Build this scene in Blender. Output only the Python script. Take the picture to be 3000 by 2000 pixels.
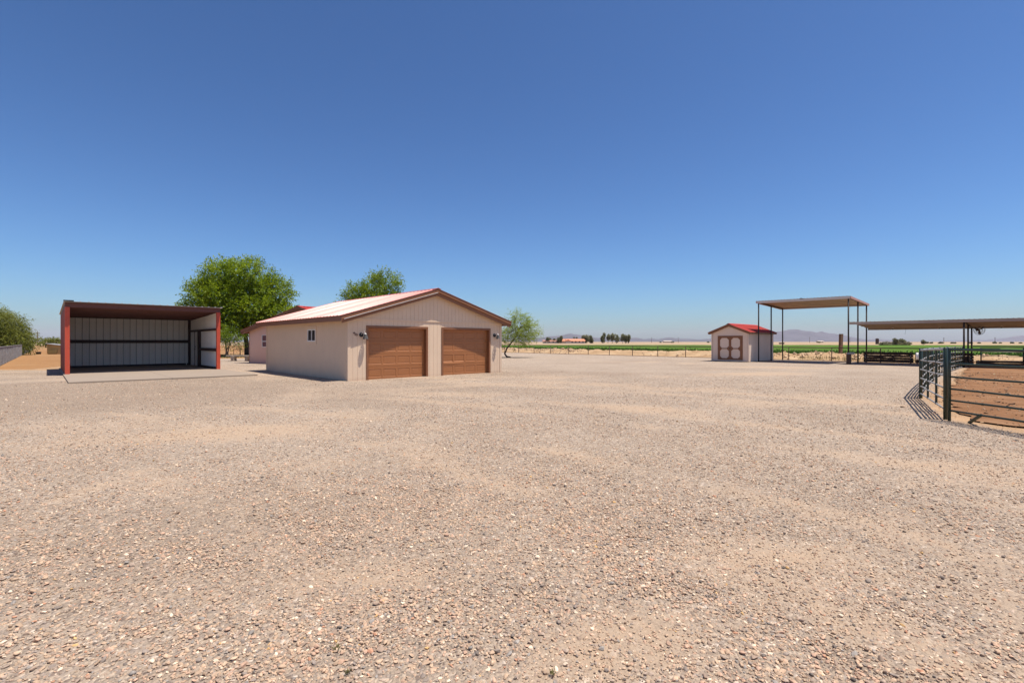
import bpy, bmesh, math, random
import numpy as np
from mathutils import Vector, Matrix, Euler

R = math.radians
random.seed(7)
rng = np.random.default_rng(11)
scene = bpy.context.scene
for o in list(bpy.data.objects):
    bpy.data.objects.remove(o)
col = scene.collection

# ------------------------------------------------------------------ camera
CAM_H = 1.58
cam_d = bpy.data.cameras.new('camera')
cam_d.sensor_width = 36.0
cam_d.lens = 36.0 * 1454 / 3000
cam_d.clip_start = 0.05
cam_d.clip_end = 60000
cam_d.shift_y = 0.0003
cam = bpy.data.objects.new('camera', cam_d)
cam.location = (0, 0, CAM_H)
cam.rotation_euler = (R(90), 0, 0)
col.objects.link(cam)
scene.camera = cam

# ------------------------------------------------------------------ sky + sun
SUN_EL, SUN_AZ = R(73.5), R(103)        # azimuth clockwise from +Y
world = bpy.data.worlds.new('World')
scene.world = world
world.use_nodes = True
wn = world.node_tree
wn.nodes.clear()
sky = wn.nodes.new('ShaderNodeTexSky')
sky.sky_type = 'NISHITA'
sky.sun_disc = False
sky.sun_elevation = SUN_EL
sky.sun_rotation = SUN_AZ
sky.altitude = 700
sky.air_density = 1.0
sky.dust_density = 1.4
sky.ozone_density = 9.5
bg = wn.nodes.new('ShaderNodeBackground')
bg.inputs['Strength'].default_value = 0.1
wo = wn.nodes.new('ShaderNodeOutputWorld')
# overall tone of the sky: a touch more contrast and depth of blue
sk1 = wn.nodes.new('ShaderNodeVectorMath'); sk1.operation = 'SCALE'; sk1.inputs['Scale'].default_value = 0.115
sk2 = wn.nodes.new('ShaderNodeGamma'); sk2.inputs['Gamma'].default_value = 1.3
sk3 = wn.nodes.new('ShaderNodeVectorMath'); sk3.operation = 'MULTIPLY'; sk3.inputs[1].default_value = (9.9, 10.4, 9.9)
wn.links.new(sky.outputs[0], sk1.inputs[0]); wn.links.new(sk1.outputs[0], sk2.inputs[0])
wn.links.new(sk2.outputs[0], sk3.inputs[0]); wn.links.new(sk3.outputs[0], bg.inputs[0])
wn.links.new(bg.outputs[0], wo.inputs[0])

sun_d = bpy.data.lights.new('sun', 'SUN')
sun_d.energy = 4.7
sun_d.angle = R(0.53)
sun_d.color = (1.0, 0.94, 0.84)
sun = bpy.data.objects.new('sun', sun_d)
sdir = Vector((math.sin(SUN_AZ) * math.cos(SUN_EL), math.cos(SUN_AZ) * math.cos(SUN_EL), math.sin(SUN_EL)))
sun.rotation_euler = sdir.to_track_quat('Z', 'Y').to_euler()
sun.location = (40, 10, 90)
col.objects.link(sun)

scene.view_settings.view_transform = 'Standard'
scene.view_settings.look = 'None'
scene.view_settings.exposure = 0.45
scene.view_settings.gamma = 1.0
scene.view_settings.use_curve_mapping = False
scene.cycles.use_denoising = True
scene.cycles.max_bounces = 10
scene.cycles.diffuse_bounces = 7
scene.cycles.volume_bounces = 0

# ------------------------------------------------------------------ helpers
def tag(o, label=None, cat=None, group=None, kind=None):
    if label: o['label'] = label
    if cat: o['category'] = cat
    if group: o['group'] = group
    if kind: o['kind'] = kind
    return o

def empty(name, loc=(0, 0, 0), rz=0.0, label=None, cat=None, group=None):
    o = bpy.data.objects.new(name, None)
    o.empty_display_size = 0.3
    o.location = loc
    o.rotation_euler = (0, 0, rz)
    col.objects.link(o)
    return tag(o, label, cat, group)

def V(*a): return Vector(a)

class MB:
    def __init__(self):
        self.v = []; self.f = []
    def add(self, pts, faces):
        b = len(self.v)
        self.v += [tuple(p) for p in pts]
        self.f += [tuple(i + b for i in f) for f in faces]
        return self
    def box(self, x0, x1, y0, y1, z0, z1):
        return self.add([(x0,y0,z0),(x1,y0,z0),(x1,y1,z0),(x0,y1,z0),(x0,y0,z1),(x1,y0,z1),(x1,y1,z1),(x0,y1,z1)],
                 [(0,3,2,1),(4,5,6,7),(0,1,5,4),(1,2,6,5),(2,3,7,6),(3,0,4,7)])
    def prism(self, prof, o, ax, ay, ext):
        """closed polygon prof (a,b) in plane o + a*ax + b*ay, extruded along ext"""
        o, ax, ay, ext = Vector(o), Vector(ax), Vector(ay), Vector(ext)
        n = len(prof)
        p = [o + ax * a + ay * b for a, b in prof]
        q = [k + ext for k in p]
        fs = [(i, (i + 1) % n, n + (i + 1) % n, n + i) for i in range(n)]
        fs += [tuple(range(n - 1, -1, -1)), tuple(range(n, 2 * n))]
        return self.add(p + q, fs)
    def beam(self, a, b, w, h, up=(0, 0, 1)):
        a, b = Vector(a), Vector(b)
        d = (b - a); L = d.length; d.normalize()
        s = d.cross(Vector(up))
        if s.length < 1e-4: s = d.cross(Vector((1, 0, 0)))
        s.normalize(); t = s.cross(d)
        return self.prism([(-w/2,-h/2),(w/2,-h/2),(w/2,h/2),(-w/2,h/2)], a, s, t, d * L)
    def tube(self, pts, r, n=8, cap=True):
        pts = [Vector(p) for p in pts]
        rs = r if isinstance(r, (list, tuple)) else [r] * len(pts)
        b = len(self.v); ref = None
        for i, p in enumerate(pts):
            d = (pts[min(i + 1, len(pts) - 1)] - pts[max(i - 1, 0)])
            if d.length < 1e-9: d = Vector((0, 0, 1))
            d.normalize()
            if ref is None:
                ref = Vector((1, 0, 0)) if abs(d.x) < 0.8 else Vector((0, 1, 0))
            s = (ref - d * ref.dot(d)).normalized(); t = d.cross(s); ref = s
            for k in range(n):
                a = 2 * math.pi * k / n
                self.v.append(tuple(p + (s * math.cos(a) + t * math.sin(a)) * rs[i]))
        for i in range(len(pts) - 1):
            for k in range(n):
                self.f.append((b+i*n+k, b+i*n+(k+1)%n, b+(i+1)*n+(k+1)%n, b+(i+1)*n+k))
        if cap:
            self.f.append(tuple(b + k for k in range(n - 1, -1, -1)))
            e = b + (len(pts) - 1) * n
            self.f.append(tuple(e + k for k in range(n)))
        return self
    def mesh(self, name, mat, smooth=False):
        me = bpy.data.meshes.new(name)
        me.from_pydata(self.v, [], self.f)
        me.update()
        if mat: me.materials.append(mat)
        if smooth:
            me.polygons.foreach_set('use_smooth', [True] * len(me.polygons))
        return me
    def build(self, name, mat, parent=None, smooth=False, bevel=0.0, recalc=True):
        me = self.mesh(name, mat, smooth)
        if recalc:
            bm = bmesh.new(); bm.from_mesh(me)
            bmesh.ops.recalc_face_normals(bm, faces=bm.faces[:])
            bm.to_mesh(me); bm.free()
        o = bpy.data.objects.new(name, me)
        col.objects.link(o)
        if parent: o.parent = parent
        if bevel:
            m = o.modifiers.new('bevel', 'BEVEL'); m.width = bevel; m.segments = 2; m.limit_method = 'ANGLE'
        return o

def share(name, me, parent=None, loc=(0, 0, 0), rot=(0, 0, 0), scale=(1, 1, 1)):
    o = bpy.data.objects.new(name, me)
    o.location = loc; o.rotation_euler = rot; o.scale = scale
    col.objects.link(o)
    if parent: o.parent = parent
    return o

def np_mesh(name, verts, faces, mat):
    """verts (n,3) float array, faces (m,k) int array"""
    verts = np.asarray(verts, np.float32); faces = np.asarray(faces, np.int32)
    me = bpy.data.meshes.new(name)
    me.vertices.add(len(verts)); me.vertices.foreach_set('co', verts.ravel())
    m, k = faces.shape
    me.loops.add(m * k); me.loops.foreach_set('vertex_index', faces.ravel())
    me.polygons.add(m)
    me.polygons.foreach_set('loop_start', np.arange(m, dtype=np.int32) * k)
    me.update(calc_edges=True); me.validate()
    if mat: me.materials.append(mat)
    return me

# ---- numpy noise
def _hash(ix, iy, s):
    h = (ix.astype(np.int64) * 374761393 + iy.astype(np.int64) * 668265263 + s * 1442695041) & 0x7fffffff
    h = ((h ^ (h >> 13)) * 1274126177) & 0x7fffffff
    return ((h ^ (h >> 16)) & 0xffff) / 65535.0
def vnoise(x, y, s=0):
    ix = np.floor(x); iy = np.floor(y); fx = x - ix; fy = y - iy
    fx = fx * fx * (3 - 2 * fx); fy = fy * fy * (3 - 2 * fy)
    a = _hash(ix, iy, s); b = _hash(ix + 1, iy, s); c = _hash(ix, iy + 1, s); d = _hash(ix + 1, iy + 1, s)
    return (a * (1 - fx) + b * fx) * (1 - fy) + (c * (1 - fx) + d * fx) * fy
def fbm(x, y, oct=4, s=0):
    t = 0; a = 0.5; n = 0
    for i in range(oct):
        t = t + a * vnoise(x * 2 ** i + 17.3 * i, y * 2 ** i - 9.1 * i, s + i); n += a; a *= 0.5
    return t / n
def sstep(a, b, x):
    t = np.clip((x - a) / (b - a), 0, 1); return t * t * (3 - 2 * t)

# ------------------------------------------------------------------ materials
def mat_new(name):
    m = bpy.data.materials.new(name); m.use_nodes = True
    nt = m.node_tree; b = nt.nodes['Principled BSDF']
    return m, nt, b
def rgba(c): return (c[0], c[1], c[2], 1.0)

def paint(name, c, rough=0.6, var=0.12, scale=1.5, bump=0.0, bscale=60, metal=0.0, spec=0.5, dirt=None, dirt_amt=0.0, stretch=(1, 1, 1), coords='Object'):
    """a surface colour with soft procedural wear"""
    m, nt, b = mat_new(name)
    N = nt.nodes; L = nt.links
    tc = N.new('ShaderNodeTexCoord'); mp = N.new('ShaderNodeMapping'); mp.inputs['Scale'].default_value = stretch
    L.new(tc.outputs[coords], mp.inputs[0])
    no = N.new('ShaderNodeTexNoise'); no.inputs['Scale'].default_value = scale; no.inputs['Detail'].default_value = 6; no.inputs['Roughness'].default_value = 0.65
    L.new(mp.outputs[0], no.inputs['Vector'])
    cr = N.new('ShaderNodeValToRGB')
    cr.color_ramp.elements[0].position = 0.3; cr.color_ramp.elements[1].position = 0.7
    cr.color_ramp.elements[0].color = rgba([k * (1 - var) for k in c]); cr.color_ramp.elements[1].color = rgba([min(1, k * (1 + var)) for k in c])
    L.new(no.outputs['Fac'], cr.inputs[0])
    out = cr.outputs[0]
    if dirt:
        n2 = N.new('ShaderNodeTexNoise'); n2.inputs['Scale'].default_value = scale * 2.3; n2.inputs['Detail'].default_value = 8; n2.inputs['Roughness'].default_value = 0.7
        L.new(mp.outputs[0], n2.inputs['Vector'])
        r2 = N.new('ShaderNodeMapRange'); r2.inputs[1].default_value = 0.5; r2.inputs[2].default_value = 0.75; r2.inputs[3].default_value = 0; r2.inputs[4].default_value = dirt_amt
        L.new(n2.outputs['Fac'], r2.inputs[0])
        mx = N.new('ShaderNodeMix'); mx.data_type = 'RGBA'
        L.new(r2.outputs[0], mx.inputs[0]); L.new(out, mx.inputs[6]); mx.inputs[7].default_value = rgba(dirt)
        out = mx.outputs[2]
    L.new(out, b.inputs['Base Color'])
    b.inputs['Roughness'].default_value = rough
    b.inputs['Metallic'].default_value = metal
    b.inputs['Specular IOR Level'].default_value = spec
    if bump:
        nb = N.new('ShaderNodeTexNoise'); nb.inputs['Scale'].default_value = bscale; nb.inputs['Detail'].default_value = 4
        L.new(mp.outputs[0], nb.inputs['Vector'])
        bp = N.new('ShaderNodeBump'); bp.inputs['Strength'].default_value = bump; bp.inputs['Distance'].default_value = 0.02
        L.new(nb.outputs['Fac'], bp.inputs['Height']); L.new(bp.outputs[0], b.inputs['Normal'])
    return m

def foliage(name, c1, c2, trans=0.35):
    """leaf colour varies leaf by leaf through the 'tint' face attribute"""
    m, nt, b = mat_new(name)
    N = nt.nodes; L = nt.links
    at = N.new('ShaderNodeAttribute'); at.attribute_name = 'tint'
    mx = N.new('ShaderNodeMix'); mx.data_type = 'RGBA'
    L.new(at.outputs['Fac'], mx.inputs[0]); mx.inputs[6].default_value = rgba(c1); mx.inputs[7].default_value = rgba(c2)
    L.new(mx.outputs[2], b.inputs['Base Color'])
    b.inputs['Roughness'].default_value = 0.55; b.inputs['Specular IOR Level'].default_value = 0.3
    tr = N.new('ShaderNodeBsdfTranslucent'); L.new(mx.outputs[2], tr.inputs[0])
    ms = N.new('ShaderNodeMixShader'); ms.inputs[0].default_value = trans
    L.new(b.outputs[0], ms.inputs[1]); L.new(tr.outputs[0], ms.inputs[2])
    L.new(ms.outputs[0], nt.nodes['Material Output'].inputs[0])
    return m

M = {}
M['cream'] = paint('cream_siding_paint', (0.73, 0.545, 0.385), 0.7, 0.04, 0.8, dirt=(0.64, 0.465, 0.325), dirt_amt=0.3)
def splash(m, c, h=0.28):
    nt = m.node_tree; N = nt.nodes; L = nt.links; b = N['Principled BSDF']
    src = b.inputs['Base Color'].links[0].from_socket
    tc = N.new('ShaderNodeTexCoord'); sx = N.new('ShaderNodeSeparateXYZ'); L.new(tc.outputs['Object'], sx.inputs[0])
    no = N.new('ShaderNodeTexNoise'); no.inputs['Scale'].default_value = 5; no.inputs['Detail'].default_value = 7; no.inputs['Roughness'].default_value = .7
    L.new(tc.outputs['Object'], no.inputs['Vector'])
    ma = N.new('ShaderNodeMath'); ma.operation = 'MULTIPLY_ADD'; L.new(no.outputs['Fac'], ma.inputs[0]); ma.inputs[1].default_value = -h * 1.6; L.new(sx.outputs['Z'], ma.inputs[2])
    mr = N.new('ShaderNodeMapRange'); mr.inputs[1].default_value = -h * .9; mr.inputs[2].default_value = -h * .2; mr.inputs[3].default_value = .55; mr.inputs[4].default_value = 0
    L.new(ma.outputs[0], mr.inputs[0])
    mx = N.new('ShaderNodeMix'); mx.data_type = 'RGBA'; L.new(mr.outputs[0], mx.inputs[0]); L.new(src, mx.inputs[6]); mx.inputs[7].default_value = rgba(c)
    L.new(mx.outputs[2], b.inputs['Base Color'])
splash(M['cream'], (0.52, 0.36, 0.24))
M['pink'] = paint('rosy_house_paint', (0.74, 0.50, 0.385), 0.75, 0.05, 0.7)
M['brown'] = paint('brown_trim_paint', (0.235, 0.095, 0.04), 0.55, 0.1, 3)
M['door_brown'] = paint('brown_door_paint', (0.36, 0.138, 0.046), 0.5, 0.05, 2)
M['red_roof'] = paint('red_metal_roof', (0.52, 0.15, 0.115), 0.38, 0.08, 1.2, spec=0.42, dirt=(0.55, 0.3, 0.24), dirt_amt=0.4, stretch=(.3, 1.6, .3))
M['red_roof_b'] = paint('red_metal_roof_chalky', (0.56, 0.20, 0.16), 0.45, 0.08, 1.2, spec=0.36, dirt=(0.6, 0.38, 0.32), dirt_amt=0.5, stretch=(.3, 1.6, .3))
M['red_roof_c'] = paint('red_metal_roof_glossy', (0.48, 0.12, 0.09), 0.34, 0.08, 1.2, spec=0.38, dirt=(0.5, 0.25, 0.2), dirt_amt=0.3, stretch=(.3, 1.6, .3))
M['red_roof_shed'] = paint('bright_red_metal_roof', (0.44, 0.05, 0.038), 0.55, 0.05, 1.2, spec=0.2)
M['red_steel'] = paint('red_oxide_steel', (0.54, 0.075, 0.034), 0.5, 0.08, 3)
M['red_panel'] = paint('red_wall_panel', (0.34, 0.085, 0.06), 0.5, 0.08, 2)
M['maroon'] = paint('dark_maroon_steel', (0.125, 0.048, 0.04), 0.6, 0.15, 4)
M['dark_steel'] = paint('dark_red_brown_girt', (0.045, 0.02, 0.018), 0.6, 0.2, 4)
M['white_panel'] = paint('off_white_metal_panel', (0.86, 0.82, 0.77), 0.5, 0.05, 1.0)
M['white_panel_b'] = paint('off_white_metal_panel_dusty', (0.82, 0.78, 0.735), 0.5, 0.06, 1.0)
M['concrete'] = paint('concrete', (0.295, 0.228, 0.172), 0.85, 0.05, 0.9, bump=0.1, bscale=80, dirt=(0.24, 0.19, 0.15), dirt_amt=0.3)
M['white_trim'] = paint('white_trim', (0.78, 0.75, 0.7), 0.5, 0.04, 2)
M['black_metal'] = paint('black_metal', (0.012, 0.012, 0.013), 0.45, 0.1, 4)
M['rust_pipe'] = paint('rusty_brown_pipe', (0.075, 0.038, 0.024), 0.7, 0.3, 5, dirt=(0.16, 0.07, 0.035), dirt_amt=0.5)
M['post_dark'] = paint('dark_brown_pipe', (0.035, 0.022, 0.018), 0.65, 0.3, 5)
M['green_pipe'] = paint('dark_green_pipe_paint', (0.018, 0.034, 0.020), 0.45, 0.2, 6, spec=0.6)
M['grey_pipe'] = paint('weathered_grey_pipe', (0.30, 0.285, 0.265), 0.5, 0.15, 6, dirt=(0.16, 0.15, 0.13), dirt_amt=0.6)
M['plank'] = paint('dark_weathered_plank', (0.075, 0.042, 0.028), 0.85, 0.35, 3, bump=0.4, bscale=25, stretch=(1, 8, 8), dirt=(0.15, 0.09, 0.06), dirt_amt=0.5)
M['post_wood'] = paint('weathered_post_wood', (0.17, 0.095, 0.055), 0.9, 0.3, 4, bump=0.4, bscale=30, stretch=(6, 6, 1))
M['galv'] = paint('galvanised_sheet', (0.52, 0.50, 0.48), 0.42, 0.12, 3, metal=0.35, dirt=(0.32, 0.22, 0.15), dirt_amt=0.45)
M['galv_tan'] = paint('dusty_purlin_steel', (0.40, 0.30, 0.22), 0.6, 0.1, 2)
M['fascia_white'] = paint('pale_purlin', (0.62, 0.59, 0.56), 0.5, 0.06, 2)
M['fascia_tan'] = paint('tan_grey_purlin', (0.42, 0.35, 0.30), 0.55, 0.08, 2)
M['pink_rail'] = paint('faded_red_purlin', (0.48, 0.24, 0.19), 0.55, 0.1, 3)
M['bark'] = paint('bark', (0.085, 0.058, 0.042), 0.95, 0.35, 5, bump=0.6, bscale=18, stretch=(3, 3, 0.6))
M['bark_light'] = paint('pale_bark', (0.2, 0.155, 0.115), 0.95, 0.3, 6, bump=0.4, bscale=20)
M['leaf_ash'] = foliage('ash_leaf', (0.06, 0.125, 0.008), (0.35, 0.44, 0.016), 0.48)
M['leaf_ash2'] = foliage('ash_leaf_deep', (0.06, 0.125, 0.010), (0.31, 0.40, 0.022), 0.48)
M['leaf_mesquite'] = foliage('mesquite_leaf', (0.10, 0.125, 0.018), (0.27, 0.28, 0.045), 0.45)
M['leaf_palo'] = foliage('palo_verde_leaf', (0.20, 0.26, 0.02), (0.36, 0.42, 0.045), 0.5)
M['leaf_euc'] = foliage('eucalyptus_leaf', (0.15, 0.155, 0.07), (0.31, 0.30, 0.15), 0.4)
M['leaf_far'] = foliage('far_bush_leaf', (0.12, 0.125, 0.06), (0.25, 0.245, 0.12), 0.4)
M['leaf_sage'] = foliage('sage_bush_leaf', (0.15, 0.15, 0.085), (0.26, 0.25, 0.14), 0.25)
M['leaf_grass'] = foliage('grass_blade', (0.10, 0.115, 0.03), (0.26, 0.22, 0.09), 0.3)
M['leaf_alfalfa'] = foliage('alfalfa_leaf', (0.055, 0.105, 0.014), (0.12, 0.185, 0.025), 0.3)
M['stone'] = paint('rough_grey_stone', (0.40, 0.32, 0.24), 0.9, 0.2, 5, bump=0.5, bscale=20)
M['tan_wood'] = paint('tan_plywood', (0.56, 0.40, 0.19), 0.8, 0.08, 2)
M['grey_shingle'] = paint('grey_shingle', (0.24, 0.23, 0.23), 0.9, 0.15, 4)
M['grey_mesh'] = paint('grey_fence_cloth', (0.21, 0.20, 0.20), 0.85, 0.3, 1.5, stretch=(0.35, 0.35, 2.5))
M['orange_tile'] = paint('orange_tile_roof', (0.62, 0.24, 0.13), 0.8, 0.1, 0.4)
M['far_wall'] = paint('pale_stucco', (0.60, 0.50, 0.42), 0.9, 0.05, 0.3)
M['far_roof'] = paint('rusty_far_roof', (0.42, 0.2, 0.14), 0.8, 0.1, 0.3)
M['mountain'] = paint('mountain_rock', (0.085, 0.08, 0.09), 1.0, 0.3, 0.004, coords='Object')
M['manure'] = paint('dry_manure', (0.13, 0.075, 0.045), 0.95, 0.35, 12)
M['clod'] = paint('dry_clod', (0.50, 0.345, 0.21), 0.95, 0.2, 3)

def glass(name, c, rough=0.05):
    m, nt, b = mat_new(name)
    b.inputs['Base Color'].default_value = rgba(c); b.inputs['Roughness'].default_value = rough
    b.inputs['Specular IOR Level'].default_value = 0.6
    return m
M['pane_dark'] = glass('dark_window_glass', (0.022, 0.02, 0.022))
M['pane_red'] = glass('red_curtain_glass', (0.12, 0.018, 0.022), 0.35)
def clear_glass():
    m, nt, b = mat_new('lamp_glass')
    b.inputs['Base Color'].default_value = (0.25, 0.25, 0.25, 1); b.inputs['Roughness'].default_value = 0.15
    b.inputs['Transmission Weight'].default_value = 0.7; b.inputs['IOR'].default_value = 1.2
    return m
M['lamp_glass'] = clear_glass()

# ---- ground materials (world position driven)
def ground_mat(name, cols, scale, rough=0.95, bump=0.5, bscale=8, patch=None):
    m, nt, b = mat_new(name)
    N = nt.nodes; L = nt.links
    ge = N.new('ShaderNodeNewGeometry')
    n1 = N.new('ShaderNodeTexNoise'); n1.inputs['Scale'].default_value = scale; n1.inputs['Detail'].default_value = 9; n1.inputs['Roughness'].default_value = 0.62
    L.new(ge.outputs['Position'], n1.inputs['Vector'])
    cr = N.new('ShaderNodeValToRGB'); e = cr.color_ramp.elements
    e[0].position = 0.3; e[0].color = rgba(cols[0]); e[1].position = 0.7; e[1].color = rgba(cols[-1])
    if len(cols) > 2:
        k = cr.color_ramp.elements.new(0.5); k.color = rgba(cols[1])
    L.new(n1.outputs['Fac'], cr.inputs[0]); out = cr.outputs[0]
    n2 = N.new('ShaderNodeTexNoise'); n2.inputs['Scale'].default_value = bscale; n2.inputs['Detail'].default_value = 8; n2.inputs['Roughness'].default_value = 0.7
    L.new(ge.outputs['Position'], n2.inputs['Vector'])
    mr = N.new('ShaderNodeMapRange'); mr.inputs[1].default_value = 0.3; mr.inputs[2].default_value = 0.7; mr.inputs[3].default_value = 0.8; mr.inputs[4].default_value = 1.15
    L.new(n2.outputs['Fac'], mr.inputs[0])
    mu = N.new('ShaderNodeVectorMath'); mu.operation = 'SCALE'
    L.new(out, mu.inputs[0]); L.new(mr.outputs[0], mu.inputs['Scale'])
    L.new(mu.outputs[0], b.inputs['Base Color'])
    b.inputs['Roughness'].default_value = rough; b.inputs['Specular IOR Level'].default_value = 0.1
    bp = N.new('ShaderNodeBump'); bp.inputs['Strength'].default_value = bump; bp.inputs['Distance'].default_value = 0.05
    L.new(n2.outputs['Fac'], bp.inputs['Height']); L.new(bp.outputs[0], b.inputs['Normal'])
    return m
M['dry_ground'] = ground_mat('dry_tan_soil', [(0.27, 0.135, 0.055), (0.31, 0.165, 0.072), (0.385, 0.245, 0.13)], 0.05, bscale=3)
M['dry_field'] = ground_mat('pale_stubble', [(0.33, 0.225, 0.135), (0.38, 0.27, 0.165), (0.43, 0.32, 0.21)], 0.02, bscale=1)
M['pen_dirt'] = ground_mat('brown_pen_dirt', [(0.175, 0.083, 0.038), (0.235, 0.117, 0.056), (0.31, 0.175, 0.095)], 0.6, bump=1.0, bscale=5)
M['berm'] = ground_mat('pale_berm_soil', [(0.33, 0.205, 0.11), (0.42, 0.28, 0.16), (0.49, 0.35, 0.22)], 0.5, bump=0.8, bscale=6)
M['alfalfa'] = ground_mat('alfalfa_mass', [(0.055, 0.10, 0.010), (0.075, 0.135, 0.014), (0.10, 0.17, 0.02)], 0.09, bump=1.0, bscale=2.2)

def gravel_mat():
    """'mask' attribute: R = bare sandy patch, G = orange dirt fringe"""
    m, nt, b = mat_new('gravel')
    N = nt.nodes; L = nt.links
    ge = N.new('ShaderNodeNewGeometry')
    # warped cells
    nw = N.new('ShaderNodeTexNoise'); nw.inputs['Scale'].default_value = 22; nw.inputs['Detail'].default_value = 2
    L.new(ge.outputs['Position'], nw.inputs['Vector'])
    ws = N.new('ShaderNodeVectorMath'); ws.operation = 'SCALE'; ws.inputs['Scale'].default_value = 0.03
    L.new(nw.outputs['Color'], ws.inputs[0])
    wa = N.new('ShaderNodeVectorMath'); wa.operation = 'ADD'
    L.new(ge.outputs['Position'], wa.inputs[0]); L.new(ws.outputs[0], wa.inputs[1])
    vo = N.new('ShaderNodeTexVoronoi'); vo.inputs['Scale'].default_value = 44
    L.new(wa.outputs[0], vo.inputs['Vector'])
    sp = N.new('ShaderNodeSeparateColor'); L.new(vo.outputs['Color'], sp.inputs[0])
    cr = N.new('ShaderNodeValToRGB'); cr.color_ramp.interpolation = 'CONSTANT'
    stops = [(0, (0.16, 0.12, 0.10)), (0.08, (0.26, 0.207, 0.165)), (0.26, (0.32, 0.25, 0.19)), (0.52, (0.365, 0.284, 0.213)), (0.72, (0.31, 0.249, 0.203)), (0.85, (0.44, 0.35, 0.268)), (0.96, (0.58, 0.48, 0.39))]
    els = cr.color_ramp.elements
    els[0].position = 0; els[0].color = rgba(stops[0][1]); els[1].position = stops[1][0]; els[1].color = rgba(stops[1][1])
    for p, c in stops[2:]:
        k = els.new(p); k.color = rgba(c)
    L.new(sp.outputs[0], cr.inputs[0])
    # broad tone
    n1 = N.new('ShaderNodeTexNoise'); n1.inputs['Scale'].default_value = 0.35; n1.inputs['Detail'].default_value = 8; n1.inputs['Roughness'].default_value = 0.68
    L.new(ge.outputs['Position'], n1.inputs['Vector'])
    mr = N.new('ShaderNodeMapRange'); mr.inputs[1].default_value = 0.3; mr.inputs[2].default_value = 0.7; mr.inputs[3].default_value = 1.04; mr.inputs[4].default_value = 1.32
    L.new(n1.outputs['Fac'], mr.inputs[0])
    sc = N.new('ShaderNodeVectorMath'); sc.operation = 'SCALE'; L.new(cr.outputs[0], sc.inputs[0]); L.new(mr.outputs[0], sc.inputs['Scale'])
    at0 = N.new('ShaderNodeAttribute'); at0.attribute_name = 'mask'
    sp0 = N.new('ShaderNodeSeparateColor'); L.new(at0.outputs['Color'], sp0.inputs[0])
    fg = N.new('ShaderNodeMix'); fg.data_type = 'RGBA'; fg.blend_type = 'MULTIPLY'; L.new(sp0.outputs[2], fg.inputs[0]); L.new(sc.outputs[0], fg.inputs[6]); fg.inputs[7].default_value = (0.80, 0.775, 0.755, 1)
    sc = fg
    # fine sand
    n3 = N.new('ShaderNodeTexNoise'); n3.inputs['Scale'].default_value = 90; n3.inputs['Detail'].default_value = 6; n3.inputs['Roughness'].default_value = 0.75
    L.new(ge.outputs['Position'], n3.inputs['Vector'])
    c3 = N.new('ShaderNodeValToRGB'); c3.color_ramp.elements[0].position = 0.3; c3.color_ramp.elements[1].position = 0.72
    c3.color_ramp.elements[0].color = rgba((0.315, 0.222, 0.15)); c3.color_ramp.elements[1].color = rgba((0.49, 0.355, 0.245))
    L.new(n3.outputs['Fac'], c3.inputs[0])
    at = N.new('ShaderNodeAttribute'); at.attribute_name = 'mask'
    sm = N.new('ShaderNodeSeparateColor'); L.new(at.outputs['Color'], sm.inputs[0])
    # break the sand edge with noise
    n4 = N.new('ShaderNodeTexNoise'); n4.inputs['Scale'].default_value = 6; n4.inputs['Detail'].default_value = 8; n4.inputs['Roughness'].default_value = 0.75
    L.new(ge.outputs['Position'], n4.inputs['Vector'])
    ad = N.new('ShaderNodeMath'); ad.operation = 'ADD'; L.new(sm.outputs[0], ad.inputs[0]); L.new(n4.outputs['Fac'], ad.inputs[1])
    r4 = N.new('ShaderNodeMapRange'); r4.inputs[1].default_value = 0.72; r4.inputs[2].default_value = 1.12; r4.inputs[3].default_value = 0.22; r4.inputs[4].default_value = 0.95
    L.new(ad.outputs[0], r4.inputs[0])
    mx = N.new('ShaderNodeMix'); mx.data_type = 'RGBA'; L.new(r4.outputs[0], mx.inputs[0]); L.new(sc.outputs[2], mx.inputs[6]); L.new(c3.outputs[0], mx.inputs[7])
    # orange dirt fringe
    ad2 = N.new('ShaderNodeMath'); ad2.operation = 'ADD'; L.new(sm.outputs[1], ad2.inputs[0]); L.new(n4.outputs['Fac'], ad2.inputs[1])
    r5 = N.new('ShaderNodeMapRange'); r5.inputs[1].default_value = 0.8; r5.inputs[2].default_value = 1.15
    L.new(ad2.outputs[0], r5.inputs[0])
    mx2 = N.new('ShaderNodeMix'); mx2.data_type = 'RGBA'; L.new(r5.outputs[0], mx2.inputs[0]); L.new(mx.outputs[2], mx2.inputs[6]); mx2.inputs[7].default_value = rgba((0.42, 0.265, 0.15))
    L.new(mx2.outputs[2], b.inputs['Base Color'])
    b.inputs['Roughness'].default_value = 0.95; b.inputs['Specular IOR Level'].default_value = 0.15
    # relief: cell domes
    iv = N.new('ShaderNodeMath'); iv.operation = 'SUBTRACT'; iv.inputs[0].default_value = 0.5; L.new(vo.outputs['Distance'], iv.inputs[1])
    wgt = N.new('ShaderNodeMath'); wgt.operation = 'SUBTRACT'; wgt.inputs[0].default_value = 1.05; L.new(r4.outputs[0], wgt.inputs[1])
    hm = N.new('ShaderNodeMath'); hm.operation = 'MULTIPLY'; L.new(iv.outputs[0], hm.inputs[0]); L.new(wgt.outputs[0], hm.inputs[1])
    hs = N.new('ShaderNodeMath'); hs.operation = 'MULTIPLY_ADD'; L.new(n3.outputs['Fac'], hs.inputs[0]); hs.inputs[1].default_value = 0.2; L.new(hm.outputs[0], hs.inputs[2])
    bp = N.new('ShaderNodeBump'); bp.inputs['Strength'].default_value = 0.9; bp.inputs['Distance'].default_value = 0.03
    L.new(hs.outputs[0], bp.inputs['Height']); L.new(bp.outputs[0], b.inputs['Normal'])
    return m
M['gravel'] = gravel_mat()

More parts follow.
